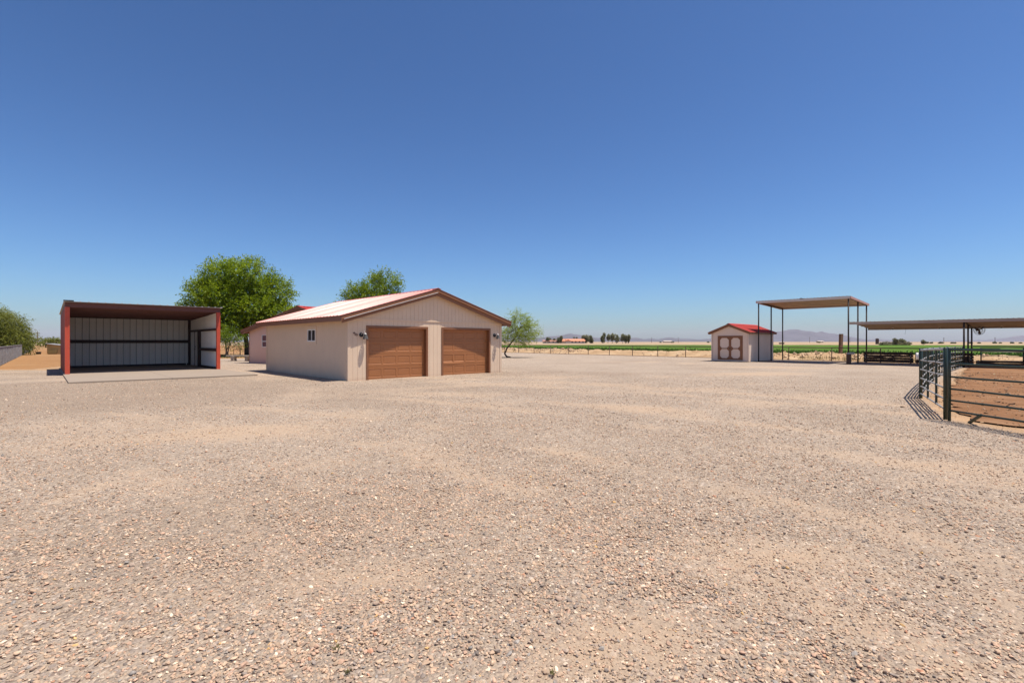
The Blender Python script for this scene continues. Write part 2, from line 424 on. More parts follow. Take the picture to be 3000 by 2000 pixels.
# ------------------------------------------------------------------ layout frame
GRID = R(43.5)                       # the yard's building grid: local x = right-back, local y = left-back
cg, sg = math.cos(GRID), math.sin(GRID)
def grid(o, a, b, z=0.0): return Vector((o[0] + cg * a - sg * b, o[1] + sg * a + cg * b, z))
G0 = (-6.50, 19.66, 0)               # garage front left corner
S0 = (-20.47, 22.72, 0)              # carport front left corner
K0 = (19.18, 38.60, 0)               # tall canopy front left post
F0, FD, FN = Vector((0.9, 69.7, 0)), Vector((0.637, -0.77, 0)).normalized(), Vector((0.77, 0.637, 0)).normalized()   # field fence line
P0, P1, P2, PE, PQ = V(11.28, 13.7, 0), V(8.69, 9.95, 0), V(8.62, 9.78, 0), V(8.70, 6.2, 0), V(27.25, 30.0, 0)

# ================================================================== SETTING
gm = MB(); gm.add([(-15000,-1500,0),(15000,-1500,0),(15000,15500,0),(-15000,15500,0)], [(0,1,2,3)])
tag(gm.build('ground', M['dry_ground']), kind='structure')
gm = MB(); gm.add([(-14500,330,.03),(-60,215,.03),(60,196,.03),(230,150,.03),(14500,60,.03),(14500,15300,.03),(-14500,15300,.03)], [tuple(range(7))])
tag(gm.build('dry_field', M['dry_field']), kind='structure')

# ---- gravel yard
POLY = np.array([(-60,-12),(-60,27.2),(-25.2,27.3),(-26.3,29),(-29,36),(-31,44),(-22,47),(-12,60),(-4,74),(0.9,70.1),(29.5,35.4),(27.3,30.0),
                 (11.28,13.7),(8.69,9.9),(8.66,6.2),(8.7,-12)])
def sdist(px, py, poly):
    """signed distance, positive inside"""
    d = np.full(px.shape, 1e9); inside = np.zeros(px.shape, bool)
    n = len(poly)
    for i in range(n):
        ax, ay = poly[i]; bx, by = poly[(i + 1) % n]
        ex, ey = bx - ax, by - ay
        t = np.clip(((px - ax) * ex + (py - ay) * ey) / (ex * ex + ey * ey), 0, 1)
        d = np.minimum(d, np.hypot(px - ax - t * ex, py - ay - t * ey))
        c = ((ay > py) != (by > py)) & (px < (bx - ax) * (py - ay) / (by - ay + 1e-12) + ax)
        inside ^= c
    return np.where(inside, d, -d)
SPOTS = [(-5.0, 8.5, 3.2, 1.2, 0.3), (3.2, 11.5, 2.2, 1.0, -0.5), (8.5, 12.8, 1.8, 0.9, 0.4), (-1.2, 3.3, 1.3, 0.5, 0.2), (5.4, 6.2, 1.6, 0.35, -0.3),
         (5.3, 4.4, 1.3, 0.25, -0.35), (-4.4, 5.0, 0.25, 1.2, 0.15), (12, 24, 5, 2, 0.2), (16, 30, 5, 1.5, -0.3), (-3, 16.5, 4, 1.2, 0.6), (0.6, 2.6, 0.8, 0.4, 0.5), (2.0, 3.6, 1.1, 0.45, -0.4)]
def sandmask(x, y):
    s = sstep(0.50, 0.78, fbm(x * 0.42 + 3 * fbm(x * .2, y * .2, 2, 5), y * 0.55, 5, 21)) * 0.45
    # wheel tracks swinging across the yard
    for rad, w in ((13.2, 0.3), (14.9, 0.3), (17.5, 0.35), (19.2, 0.35), (22.0, 0.4), (23.7, 0.4), (27.5, 0.5), (29.2, 0.5)):
        d = np.abs(np.hypot(x + 13.0, y + 6.0) - rad + 0.6 * fbm(x * .3, y * .3, 2, 9))
        s = np.maximum(s, 0.5 * (1 - sstep(w * 0.3, w * 1.4, d)) * sstep(0.22, 0.5, fbm(x * .5, y * .5, 3, 33)))
    for cx, cy, rx, ry, a in SPOTS:
        dx, dy = x - cx, y - cy
        q = np.hypot((dx * math.cos(a) + dy * math.sin(a)) / rx, (-dx * math.sin(a) + dy * math.cos(a)) / ry) + 0.7 * (fbm(x * 1.3, y * 1.3, 3, 40) - 0.5)
        s = np.maximum(s, 0.62 * (1 - sstep(0.1, 1.35, q)))
    return np.clip(s, 0, 1)
def yard_z(x, y):
    n = fbm(x * 0.5, y * 0.5, 3, 2) * 0.025 + fbm(x * 2.2, y * 2.2, 2, 6) * 0.012
    return 0.004 + n
def make_yard():
    step = 0.3
    xs = np.arange(-60, 31, step); ys = np.arange(-12, 76, step)
    X, Y = np.meshgrid(xs, ys)
    sd = sdist(X, Y, POLY)
    z = yard_z(X, Y)
    fringe = sstep(1.0, -0.6, sd)                                   # 0 inside, 1 outside
    z = z * sstep(-1.2, 0.6, sd) + 0.004
    nx = len(xs); idx = np.arange(X.size).reshape(X.shape)
    q = np.stack([idx[:-1,:-1], idx[:-1,1:], idx[1:,1:], idx[1:,:-1]], -1).reshape(-1, 4)
    keep = (sd.ravel()[q].max(1) > -1.2)
    q = q[keep]
    used = np.unique(q); remap = np.full(X.size, -1); remap[used] = np.arange(len(used))
    verts = np.stack([X.ravel(), Y.ravel(), z.ravel()], 1)[used]
    me = np_mesh('gravel_yard', verts, remap[q], M['gravel'])
    me.polygons.foreach_set('use_smooth', [True] * len(me.polygons))
    a = me.attributes.new('mask', 'FLOAT_COLOR', 'POINT')
    sm = sandmask(X, Y).ravel()[used]; fr = fringe.ravel()[used]
    # no orange fringe beside the pen and the fence
    gx = X.ravel()[used]; gy = Y.ravel()[used]
    fresh = (1 - sstep(0.5, 1.25, np.hypot((gx + 13.5) / 8.5, (gy - 15.5) / 6.5) + 0.9 * (fbm(gx * .5, gy * .5, 4, 66) - .5)))
    fresh = np.maximum(fresh, 0.6 * sstep(.55, .75, fbm(gx * .25, gy * .25, 4, 67)))
    a.data.foreach_set('color', np.stack([sm * (1 - .6 * fresh), fr * 0.75, fresh, sm * 0 + 1], 1).astype(np.float32).ravel())
    o = bpy.data.objects.new('gravel_yard', me); col.objects.link(o)
    tag(o, kind='structure')
make_yard()

# ---- loose stones: geometry-node instances of a few stone shapes
def stone_shape(seed):
    r = random.Random(seed)
    bm = bmesh.new(); bmesh.ops.create_icosphere(bm, subdivisions=2, radius=0.5)
    cuts = [(Vector((r.uniform(-1,1), r.uniform(-1,1), r.uniform(-1,1))).normalized(), r.uniform(0.22, 0.40)) for _ in range(11)]
    for v in bm.verts:
        for n, d in cuts:
            k = v.co.dot(n) - d
            if k > 0: v.co -= n * k
        v.co *= 1 + r.uniform(-0.03, 0.03)
    me = bpy.data.meshes.new('stone'); bm.to_mesh(me); bm.free()
    me.polygons.foreach_set('use_smooth', [seed % 2 == 0] * len(me.polygons))
    return me
def stone_mat():
    m, nt, b = mat_new('loose_stone')
    at = nt.nodes.new('ShaderNodeAttribute'); at.attribute_type = 'INSTANCER'; at.attribute_name = 'tone'
    no = nt.nodes.new('ShaderNodeTexNoise'); no.inputs['Scale'].default_value = 4; no.inputs['Detail'].default_value = 5
    tc = nt.nodes.new('ShaderNodeTexCoord'); nt.links.new(tc.outputs['Object'], no.inputs['Vector'])
    mr = nt.nodes.new('ShaderNodeMapRange'); mr.inputs[1].default_value = .3; mr.inputs[2].default_value = .7; mr.inputs[3].default_value = .85; mr.inputs[4].default_value = 1.15
    nt.links.new(no.outputs['Fac'], mr.inputs[0])
    mu = nt.nodes.new('ShaderNodeVectorMath'); mu.operation = 'SCALE'
    nt.links.new(at.outputs['Color'], mu.inputs[0]); nt.links.new(mr.outputs[0], mu.inputs['Scale'])
    nt.links.new(mu.outputs[0], b.inputs['Base Color'])
    b.inputs['Roughness'].default_value = 0.85; b.inputs['Specular IOR Level'].default_value = 0.25
    return m
def scatter(name, pts, scl, rot, tone, idx, shapes, mat, kind='stuff'):
    """points carry size, turn, colour and shape number; a node group instances the shapes on them"""
    c = bpy.data.collections.new(name + '_shapes')
    for i, me in enumerate(shapes):
        me.materials.clear(); me.materials.append(mat)
        c.objects.link(bpy.data.objects.new('%s_shape_%02d' % (name, i), me))
    me = bpy.data.meshes.new(name)
    n = len(pts)
    me.vertices.add(n); me.vertices.foreach_set('co', np.asarray(pts, np.float32).ravel())
    for nm, ty, key, arr in (('size', 'FLOAT_VECTOR', 'vector', scl), ('turn', 'FLOAT_VECTOR', 'vector', rot), ('tone', 'FLOAT_COLOR', 'color', tone), ('shape', 'INT', 'value', idx)):
        a = me.attributes.new(nm, ty, 'POINT')
        a.data.foreach_set(key, np.ascontiguousarray(arr, np.int32 if ty == 'INT' else np.float32).ravel())
    o = bpy.data.objects.new(name, me); col.objects.link(o)
    ng = bpy.data.node_groups.new(name + '_nodes', 'GeometryNodeTree')
    ng.interface.new_socket('Geometry', in_out='INPUT', socket_type='NodeSocketGeometry')
    ng.interface.new_socket('Geometry', in_out='OUTPUT', socket_type='NodeSocketGeometry')
    N = ng.nodes; L = ng.links
    gi = N.new('NodeGroupInput'); go = N.new('NodeGroupOutput')
    mp = N.new('GeometryNodeMeshToPoints')
    io = N.new('GeometryNodeInstanceOnPoints'); io.inputs['Pick Instance'].default_value = True
    ci = N.new('GeometryNodeCollectionInfo'); ci.inputs['Collection'].default_value = c
    ci.inputs['Separate Children'].default_value = True; ci.inputs['Reset Children'].default_value = True
    def na(nm, t):
        k = N.new('GeometryNodeInputNamedAttribute'); k.data_type = t; k.inputs['Name'].default_value = nm
        return k.outputs['Attribute']
    er = N.new('FunctionNodeEulerToRotation')
    L.new(gi.outputs[0], mp.inputs['Mesh']); L.new(mp.outputs[0], io.inputs['Points'])
    L.new(ci.outputs[0], io.inputs['Instance']); L.new(na('shape', 'INT'), io.inputs['Instance Index'])
    L.new(na('turn', 'FLOAT_VECTOR'), er.inputs[0]); L.new(er.outputs[0], io.inputs['Rotation'])
    L.new(na('size', 'FLOAT_VECTOR'), io.inputs['Scale'])
    L.new(io.outputs[0], go.inputs[0])
    md = o.modifiers.new('scatter', 'NODES'); md.node_group = ng
    tag(o, kind=kind)
    return o

def make_stones():
    # polar draw around the camera: dense underfoot, thinning with distance
    n = 1300000
    r = np.exp(rng.uniform(math.log(1.6), math.log(26.0), n) )
    # radial density ~ r^-? : draw in log r, keep weight so that near density is capped
    rho = np.minimum(6800.0, 6800.0 * (3.4 / r) ** 1.85)
    th = rng.uniform(-R(58), R(58), n)
    # density of the log draw per m2
    q = n / (math.log(26.0 / 1.6) * R(116)) / (r * r)
    keep = rng.uniform(size=n) < rho / q
    r, th = r[keep], th[keep]
    x, y = r * np.sin(th), r * np.cos(th)
    sd = sdist(x, y, POLY); sm = sandmask(x, y)
    # not inside buildings or on the pad
    def inrect(o, a0, a1, b0, b1):
        dx, dy = x - o[0], y - o[1]; a = cg * dx + sg * dy; b = -sg * dx + cg * dy
        return (a > a0) & (a < a1) & (b > b0) & (b < b1)
    ok = (sd > 0.0) & ~inrect(G0, -0.02, 8.3, -0.02, 10) & ~inrect(S0, -0.1, 6.5, -6.1, 7.6)
    clump = fbm(x * 1.1, y * 1.1, 3, 77)
    ok &= rng.uniform(size=len(x)) < (1 - 0.6 * sm) * np.clip(0.5 + 1.1 * (clump - 0.3), 0.35, 1)
    x, y, r, sm = x[ok], y[ok], r[ok], sm[ok]
    n = len(x)
    s = np.clip(np.exp(rng.normal(math.log(0.0135), 0.42, n)), 0.006, 0.040) * (1 - 0.3 * sm)
    s = np.where(r > 9, s * 1.15, s)
    scl = np.stack([s * rng.uniform(0.9, 1.5, n), s * rng.uniform(0.7, 1.1, n), s * rng.uniform(0.4, 0.75, n)], 1)
    rot = np.stack([rng.normal(0, 0.28, n), rng.normal(0, 0.28, n), rng.uniform(0, 6.28, n)], 1)
    pts = np.stack([x, y, yard_z(x, y) + 0.004 + scl[:, 2] * rng.uniform(0.08, 0.42, n)], 1)
    pal = np.array([(0.30, 0.235, 0.195), (0.385, 0.295, 0.225), (0.46, 0.35, 0.265), (0.44, 0.31, 0.24), (0.34, 0.28, 0.24), (0.235, 0.205, 0.19), (0.13, 0.115, 0.108), (0.62, 0.53, 0.435), (0.26, 0.25, 0.245), (0.45, 0.255, 0.175), (0.50, 0.335, 0.16)])
    pr = np.array([.13, .21, .20, .13, .12, .07, .022, .06, .035, .015, .005]); pr /= pr.sum()
    tone = pal[rng.choice(len(pal), n, p=pr)] * rng.uniform(0.8, 1.12, (n, 1)) * np.array([1.22, 1.10, 0.97])
    tone = np.concatenate([tone, np.ones((n, 1))], 1)
    idx = rng.integers(0, 8, n)
    scatter('gravel_stones', pts, scl, rot, tone, idx, [stone_shape(100 + i) for i in range(8)], stone_mat())
    print('stones', n)
make_stones()

# ---- pen dirt
def pen_dirt():
    pts = [(9.1, -12), (9.1, 6.2), (9.2, 9.9), (11.7, 13.5), (27.5, 29.8), (31.2, 33.7), (46, 18), (46, -12)]
    out = []
    for i in range(len(pts)):
        a, b = Vector(pts[i] + (0,)), Vector(pts[(i + 1) % len(pts)] + (0,))
        n = max(1, int((b - a).length / 0.35))
        for k in range(n):
            p = a.lerp(b, k / n)
            out.append((p.x + random.uniform(-.22, .22), p.y + random.uniform(-.22, .22), 0.046))
    mb = MB(); mb.add(out, [tuple(range(len(out)))])
    o = mb.build('pen_dirt', M['pen_dirt']); tag(o, kind='structure')
    n = 9500
    x = rng.uniform(8.6, 34, n); y = rng.uniform(5, 33, n)
    sd = sdist(x, y, np.array(pts)); ok = (sd > -0.35) & (np.hypot(x, y) < 34); x, y = x[ok], y[ok]; n = len(x)
    s = np.clip(np.exp(rng.normal(math.log(0.032), 0.5, n)), 0.012, 0.11)
    scl = np.stack([s * 1.3, s, s * 0.6], 1); rot = np.stack([rng.normal(0, .3, n), rng.normal(0, .3, n), rng.uniform(0, 6.28, n)], 1)
    pal = np.array([(0.17, 0.095, 0.055), (0.30, 0.18, 0.105), (0.42, 0.29, 0.17), (0.10, 0.06, 0.04)])
    tone = np.concatenate([pal[rng.choice(4, n, p=[.3, .35, .25, .1])], np.ones((n, 1))], 1)
    scatter('pen_litter', np.stack([x, y, 0.046 + s * 0.15], 1), scl, rot, tone, rng.integers(0, 4, n), [stone_shape(300 + i) for i in range(4)], bpy.data.materials['loose_stone'])
pen_dirt()

# ---- ditch bank beyond the field fence
def berm_h(t, w):
    """t along the fence, w across (0 at the fence)"""
    prof = sstep(0.3, 3.2, w) * (1 - 0.35 * sstep(5.0, 8.0, w))
    rough = (fbm(t * 0.8, w * 0.8, 4, 3) - 0.45) * 0.8 + (np.abs(fbm(t * 1.7, w * 1.7, 3, 8) - 0.5)) * 0.45
    return prof * (0.36 + rough * 0.75) + 0.05 * fbm(t * 3, w * 3, 2, 14)
def make_berm():
    ts = np.arange(-46, 66, 0.16); ws = np.arange(0.25, 9.5, 0.16)
    T, W = np.meshgrid(ts, ws)
    Z = berm_h(T, W) * sstep(0.2, 0.9, W) * (1 - sstep(7.5, 9.3, W)) + 0.008
    X = F0.x + FD.x * T + FN.x * W; Y = F0.y + FD.y * T + FN.y * W
    idx = np.arange(X.size).reshape(X.shape)
    q = np.stack([idx[:-1,:-1], idx[:-1,1:], idx[1:,1:], idx[1:,:-1]], -1).reshape(-1, 4)
    me = np_mesh('dirt_bank', np.stack([X.ravel(), Y.ravel(), Z.ravel()], 1), q, M['berm'])
    me.flip_normals()
    o = bpy.data.objects.new('dirt_bank', me); col.objects.link(o); tag(o, kind='structure')
    n = 2600
    t = rng.uniform(-20, 60, n); w = np.clip(rng.normal(3.2, 1.2, n), 0.6, 6.5)
    s = np.clip(np.exp(rng.normal(math.log(0.10), 0.5, n)), 0.04, 0.28) * (0.35 + 0.9 * sstep(0.45, 0.62, fbm(t * 0.25, w * 0.25, 2, 55)))
    scl = np.stack([s * 1.3, s, s * 0.9], 1); rot = rng.uniform(0, 6.28, (n, 3))
    pal = np.array([(0.46, 0.32, 0.20), (0.38, 0.255, 0.155), (0.53, 0.385, 0.25), (0.25, 0.165, 0.105)])
    tone = np.concatenate([pal[rng.choice(4, n, p=[.4, .25, .25, .1])], np.ones((n, 1))], 1)
    pts = np.stack([F0.x + FD.x * t + FN.x * w, F0.y + FD.y * t + FN.y * w, berm_h(t, w) + s * 0.15], 1)
    scatter('dirt_clods', pts, scl, rot, tone, rng.integers(0, 4, n), [stone_shape(400 + i) for i in range(4)], bpy.data.materials['loose_stone'])
make_berm()

# ---- alfalfa field
def leaf_mesh(name, base, dirs, up, length, width, mat, tint):
    """one rhombic leaf per row"""
    base = np.asarray(base); d = np.asarray(dirs); n = len(base)
    d = d / (np.linalg.norm(d, axis=1, keepdims=True) + 1e-9)
    s = np.cross(d, up); s /= (np.linalg.norm(s, axis=1, keepdims=True) + 1e-9)
    L = np.asarray(length).reshape(-1, 1); Wd = np.asarray(width).reshape(-1, 1)
    a = base; b = base + d * L * 0.5 + s * Wd * 0.5; c = base + d * L; e = base + d * L * 0.5 - s * Wd * 0.5
    v = np.stack([a, b, c, e], 1).reshape(-1, 3)
    f = np.arange(n * 4).reshape(-1, 4)
    me = np_mesh(name, v, f, mat)
    at = me.attributes.new('tint', 'FLOAT', 'FACE'); at.data.foreach_set('value', np.asarray(tint, np.float32))
    return me
def make_field():
    # solid mass of the crop, its top uneven
    far = np.array([(-110, 192), (113, 183), (142, 175), (215, 160)])
    ts = np.concatenate([np.arange(-60, 75, 0.6)]); nw = 60
    pts = []; 
    us = np.linspace(0, 1, nw) ** 2.2
    for t in ts:
        near = F0 + FD * t + FN * (6.6 + 0.5 * math.sin(t * .7) + random.uniform(-.25, .25))
        k = (t + 60) / 135.0 * (len(far) - 1); i = min(int(k), len(far) - 2); fr = k - i
        fp = far[i] * (1 - fr) + far[i + 1] * fr
        for j, uu in enumerate(us):
            x = near.x * (1 - uu) + fp[0] * uu; y = near.y * (1 - uu) + fp[1] * uu
            pts.append((x, y))
    P = np.array(pts); nx = len(ts)
    z = 0.40 + 0.10 * (fbm(P[:, 0] * .9, P[:, 1] * .9, 3, 60) - .5) + 0.08 * (fbm(P[:, 0] * .1, P[:, 1] * .1, 2, 61) - .5)
    Z = z.reshape(nx, nw); Z[:, 0] = 0.02; Z[:, 1] *= 0.85
    idx = np.arange(len(P)).reshape(nx, nw)
    q = np.stack([idx[:-1,:-1], idx[:-1,1:], idx[1:,1:], idx[1:,:-1]], -1).reshape(-1, 4)
    me = np_mesh('alfalfa_field', np.stack([P[:, 0], P[:, 1], Z.ravel()], 1), q, M['alfalfa'])
    me.flip_normals()
    o = bpy.data.objects.new('alfalfa_field', me); col.objects.link(o)
    tag(o, 'knee-high green alfalfa crop beyond the dirt bank', 'crop', kind='stuff')
    # leafy stems over the near strip
    n = 52000
    t = rng.uniform(-45, 62, n); w = 6.0 + rng.exponential(4.5, n)
    keep = (w < 40) & (fbm(t * .8, w * .8, 3, 90) > 0.36 - 0.2 * sstep(7, 12, w)); t, w = t[keep], w[keep]; n = len(t)
    x = F0.x + FD.x * t + FN.x * w; y = F0.y + FD.y * t + FN.y * w
    hgt = 0.28 + 0.28 * fbm(t * .4, w * .4, 3, 70) + rng.uniform(-.05, .1, n)
    d = np.stack([rng.normal(0, .45, n), rng.normal(0, .45, n), np.ones(n)], 1)
    base = np.stack([x, y, hgt * 0.35], 1)
    upv = np.stack([rng.normal(0, 1, n), rng.normal(0, 1, n), rng.normal(0, .2, n)], 1)
    me = leaf_mesh('alfalfa_stems', base, d, upv, hgt * 0.95, rng.uniform(.10, .2, n), M['leaf_alfalfa'], rng.uniform(0, 1, n))
    s = bpy.data.objects.new('alfalfa_stems', me); col.objects.link(s); s.parent = o
    s['kind'] = 'stuff'
make_field()

# ---- mountains
def mountain(name, dist, prof, depth, seed, step=60.0):
    """prof: list of (pixel column in a 3000 px wide view, ridge height in px above the horizon); real metres at real distance"""
    f = 1454.0
    px = np.array([p[0] for p in prof], float); hp = np.array([p[1] for p in prof], float)
    xs = (px - 1500) / f * dist; hs = hp / f * dist
    X = np.arange(xs[0], xs[-1] + step, step); H = np.interp(X, xs, hs); H = H * (0.93 + 0.20 * fbm(X / 240.0, X * 0 + seed, 5, seed + 20)) 
    U = np.linspace(-1, 1, 35)
    GX, GU = np.meshgrid(X, U)
    ridge = np.maximum(0, 1 - np.abs(GU)) ** 0.85
    n = fbm(GX / 650.0, GU * depth / 650.0, 5, seed)
    gul = np.abs(fbm(GX / 380.0 + 3 * n, GU * depth / 900.0, 4, seed + 5) - .5) * 2
    Z = H[None, :] * (ridge * (0.62 + 0.38 * n / 0.55 * 1.0) * (1 - 0.28 * gul * (1 - ridge ** 3)) )
    Z = np.where(np.abs(GU) < 0.03, H[None, :] * (0.97 + 0.1 * (fbm(GX / 200., GX * 0, 3, seed + 9) - .5)), Z)
    Yv = dist + GU * depth
    idx = np.arange(GX.size).reshape(GX.shape)
    q = np.stack([idx[:-1,:-1], idx[:-1,1:], idx[1:,1:], idx[1:,:-1]], -1).reshape(-1, 4)
    me = np_mesh(name, np.stack([GX.ravel(), Yv.ravel(), Z.ravel() - 2], 1), q, M['mountain'])
    me.polygons.foreach_set('use_smooth', [True] * len(me.polygons))
    o = bpy.data.objects.new(name, me); col.objects.link(o); tag(o, kind='structure')
mountain('mountain_range', 9000, [(1340,0),(1420,5),(1500,9),(1580,11),(1610,15),(1640,17),(1668,23),(1690,20),(1720,18),(1745,11),(1790,12),(1830,8),(1862,12),(1885,7),(1905,10),(1930,8),(1955,14),(1985,10),(2020,9),(2050,7),(2085,11),(2130,9),(2180,4),(2240,0)], 1100, 1)
mountain('mountain_range', 11500, [(2120,0),(2180,9),(2220,16),(2262,27),(2290,30),(2312,35),(2338,38),(2358,33),(2376,31),(2394,27),(2407,31),(2424,26),(2440,19),(2460,11),(2486,4),(2520,0)], 1500, 2)
mountain('mountain_range', 13000, [(2380,0),(2440,6),(2470,10),(2490,8),(2500,10),(2520,6),(2545,4),(2562,8),(2578,6),(2595,2),(2640,0)], 1200, 3)
mountain('mountain_range', 13000, [(2780,0),(2830,5),(2870,6),(2900,4),(2930,8),(2950,6),(2975,15),(3000,19),(3060,24),(3160,26),(3300,12),(3400,0)], 1200, 4)
mountain('mountain_range', 13500, [(-200,0),(-100,6),(40,7),(110,5),(160,7),(190,5),(260,3),(340,0)], 1200, 5)

# ================================================================== BUILDINGS
def siding(mb, o, ax, nrm, L, zb, zt, openings=(), pitch=0.2032, gap=0.009, n0=-0.008, n1=0.0, breaks=()):
    """vertical boards with open grooves on a wall plane; zt is a function of the distance along the wall"""
    o, ax, nrm = Vector(o), Vector(ax), Vector(nrm)
    edges = {0.0, L, *breaks}
    for a0, a1, _, _ in openings: edges |= {a0, a1}
    k = pitch
    starts = []
    while k < L: starts.append(k); k += pitch
    cuts = sorted(edges | set(starts))
    out = []
    for a, b in zip(cuts, cuts[1:]):
        if b - a < 1e-4: continue
        aa = a + (gap / 2 if any(abs(a - s) < 1e-6 for s in starts) else 0); bb = b - (gap / 2 if any(abs(b - s) < 1e-6 for s in starts) else 0)
        if bb - aa < 0.004: continue
        m = (a + b) / 2
        holes = sorted([(z0, z1) for a0, a1, z0, z1 in openings if a0 < m < a1])
        z = zb; spans = []
        for z0, z1 in holes:
            if z0 > z: spans.append((z, z0, False))
            z = z1
        spans.append((z, None, True))
        for z0, z1, top in spans:
            ta, tb = (zt(aa), zt(bb)) if top else (z1, z1)
            if ta <= z0 + 1e-3 and tb <= z0 + 1e-3: continue
            ta, tb = max(ta, z0 + .001), max(tb, z0 + .001)
            p = [o + ax * s + nrm * n + Vector((0, 0, zz)) for s, n, zz in
                 ((aa, n0, z0), (bb, n0, z0), (bb, n1, z0), (aa, n1, z0), (aa, n0, ta), (bb, n0, tb), (bb, n1, tb), (aa, n1, ta))]
            mb.add(p, [(0,3,2,1),(4,5,6,7),(0,1,5,4),(1,2,6,5),(2,3,7,6),(3,0,4,7)])

def wall(name, parent, mat, o, ax, nrm, L, zb, zt, openings=(), breaks=(), pitch=0.2032, gap=0.009):
    mb = MB()
    siding(mb, o, ax, nrm, L, zb, zt, openings, pitch, gap, breaks=breaks)
    siding(mb, o, ax, nrm, L, zb, zt, openings, 1e9, 0.0, -0.11, -0.0085, breaks=breaks)
    return mb.build(name, mat, parent)

def rib_profile(w, pitch=0.2286, h=0.028, t=0.006):
    """ribbed sheet section: along a, raised b"""
    top = []; k = 0.0
    n = max(1, int(round(w / pitch))); p = w / n
    for i in range(n):
        a = i * p
        top += [(a, 0), (a + p - 0.075, 0), (a + p - 0.055, h), (a + p - 0.02, h), (a + p - 0.001, 0)]
    top.append((w, 0))
    return [(0, -t), (w, -t)] + list(reversed(top))

def gable_roof(parent, W, L, zr, slope, os_, of, ob, sheet, trim, soffit, fascia=0.20, deck=0.10, sheet_w=0.914, lit_edge=None):
    """ridge along y above x = W/2; returns nothing, adds roof sheets, deck, fascias and rake boards"""
    ye, yb = -of, L + ob
    ze = zr - slope * (W / 2 + os_)
    ln = math.hypot(1, slope)
    for sgn in (-1, 1):
        sd = Vector((sgn / ln, 0, -slope / ln))                 # down the slope
        nn = Vector((sgn * slope / ln, 0, 1 / ln))
        top = Vector((W / 2, 0, zr))
        length = (W / 2 + os_ + 0.04) * ln
        y = ye - 0.02; end = yb + 0.02
        n = max(1, int(round((end - y) / sheet_w))); w = (end - y) / n
        for i in range(n):
            mb = MB()
            mb.prism(rib_profile(w - 0.001, 0.3048), top + Vector((0, y + i * w, 0)) + nn * 0.012, Vector((0, 1, 0)), nn, sd * length)
            sm_ = random.choice((sheet, sheet, M['red_roof_b'], M['red_roof_c'])) if sheet is M['red_roof'] else sheet
            mb.build('roof_sheet', sm_, parent)
        # eave fascia
        mb = MB(); x = W / 2 + sgn * (W / 2 + os_)
        mb.prism([(0, -0.002), (-sgn * 0.03, -0.002 + 0.03 * slope), (-sgn * 0.03, -fascia), (0, -fascia)], (x, ye + 0.001, ze), (1, 0, 0), (0, 0, 1), (0, yb - ye - 0.002, 0))
        mb.build('eave_fascia', trim, parent)
    # deck / soffit slab
    mb = MB()
    xo = os_ - 0.035
    zo = zr - slope * (W / 2 + xo)
    mb.prism([(-xo, zo), (W / 2, zr - 0.003), (W + xo, zo), (W + xo, zo - deck), (W / 2, zr - deck), (-xo, zo - deck)], (0, ye + 0.035, 0), (1, 0, 0), (0, 0, 1), (0, yb - ye - 0.07, 0))
    mb.build('roof_deck', soffit, parent)
    # rake boards at both ends
    for y0, dy, fr in ((ye, 0.03, True), (yb, -0.03, False)):
        for sgn in (-1, 1):
            x = W / 2 + sgn * (W / 2 + os_)
            mb = MB()
            mb.prism([(W / 2, zr - 0.004), (x, ze - 0.004), (x, ze - fascia * 0.72), (W / 2, zr - fascia * 0.72)], (0, y0, 0), (1, 0, 0), (0, 0, 1), (0, dy, 0))
            mb.build('rake_board', trim, parent)
            if fr:
                mb = MB()
                mb.prism([(W / 2, zr - fascia * 0.72 - 0.002), (x - sgn * 0.05, ze - fascia * 0.72 - 0.002 + 0.05 * slope), (x - sgn * 0.05, ze - fascia * 1.35), (W / 2, zr - fascia * 1.35 - 0.05 * slope)], (0, y0 + 0.05, 0), (1, 0, 0), (0, 0, 1), (0, 0.05, 0))
                mb.build('under_rake_board', trim, parent)
                if lit_edge and sgn == -1:  # sunlit edge of the left rake, put in as a pale painted strip
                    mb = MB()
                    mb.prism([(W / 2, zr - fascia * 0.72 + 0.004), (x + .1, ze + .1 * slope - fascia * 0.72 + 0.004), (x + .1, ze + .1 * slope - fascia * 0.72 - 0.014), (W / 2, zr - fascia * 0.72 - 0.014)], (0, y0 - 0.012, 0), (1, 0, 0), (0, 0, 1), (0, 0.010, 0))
                    mb.build('lit_edge_strip', lit_edge, parent)
    # ridge cap
    mb = MB()
    mb.prism([(-0.16, -0.16 * slope + 0.045), (0, 0.05), (0.16, -0.16 * slope + 0.045), (0.16, -0.16 * slope + 0.037), (0, 0.042), (-0.16, -0.16 * slope + 0.037)], (W / 2, ye - 0.02, zr), (1, 0, 0), (0, 0, 1), (0, yb - ye + 0.04, 0))
    mb.build('ridge_cap', sheet, parent)

def text_mesh(s, size, depth):
    cu = bpy.data.curves.new('digits', 'FONT'); cu.body = s; cu.size = size; cu.extrude = depth; cu.align_x = 'CENTER'
    t = bpy.data.objects.new('digits', cu); col.objects.link(t)
    dg = bpy.context.evaluated_depsgraph_get()
    me = bpy.data.meshes.new_from_object(t.evaluated_get(dg))
    bpy.data.objects.remove(t)
    return me

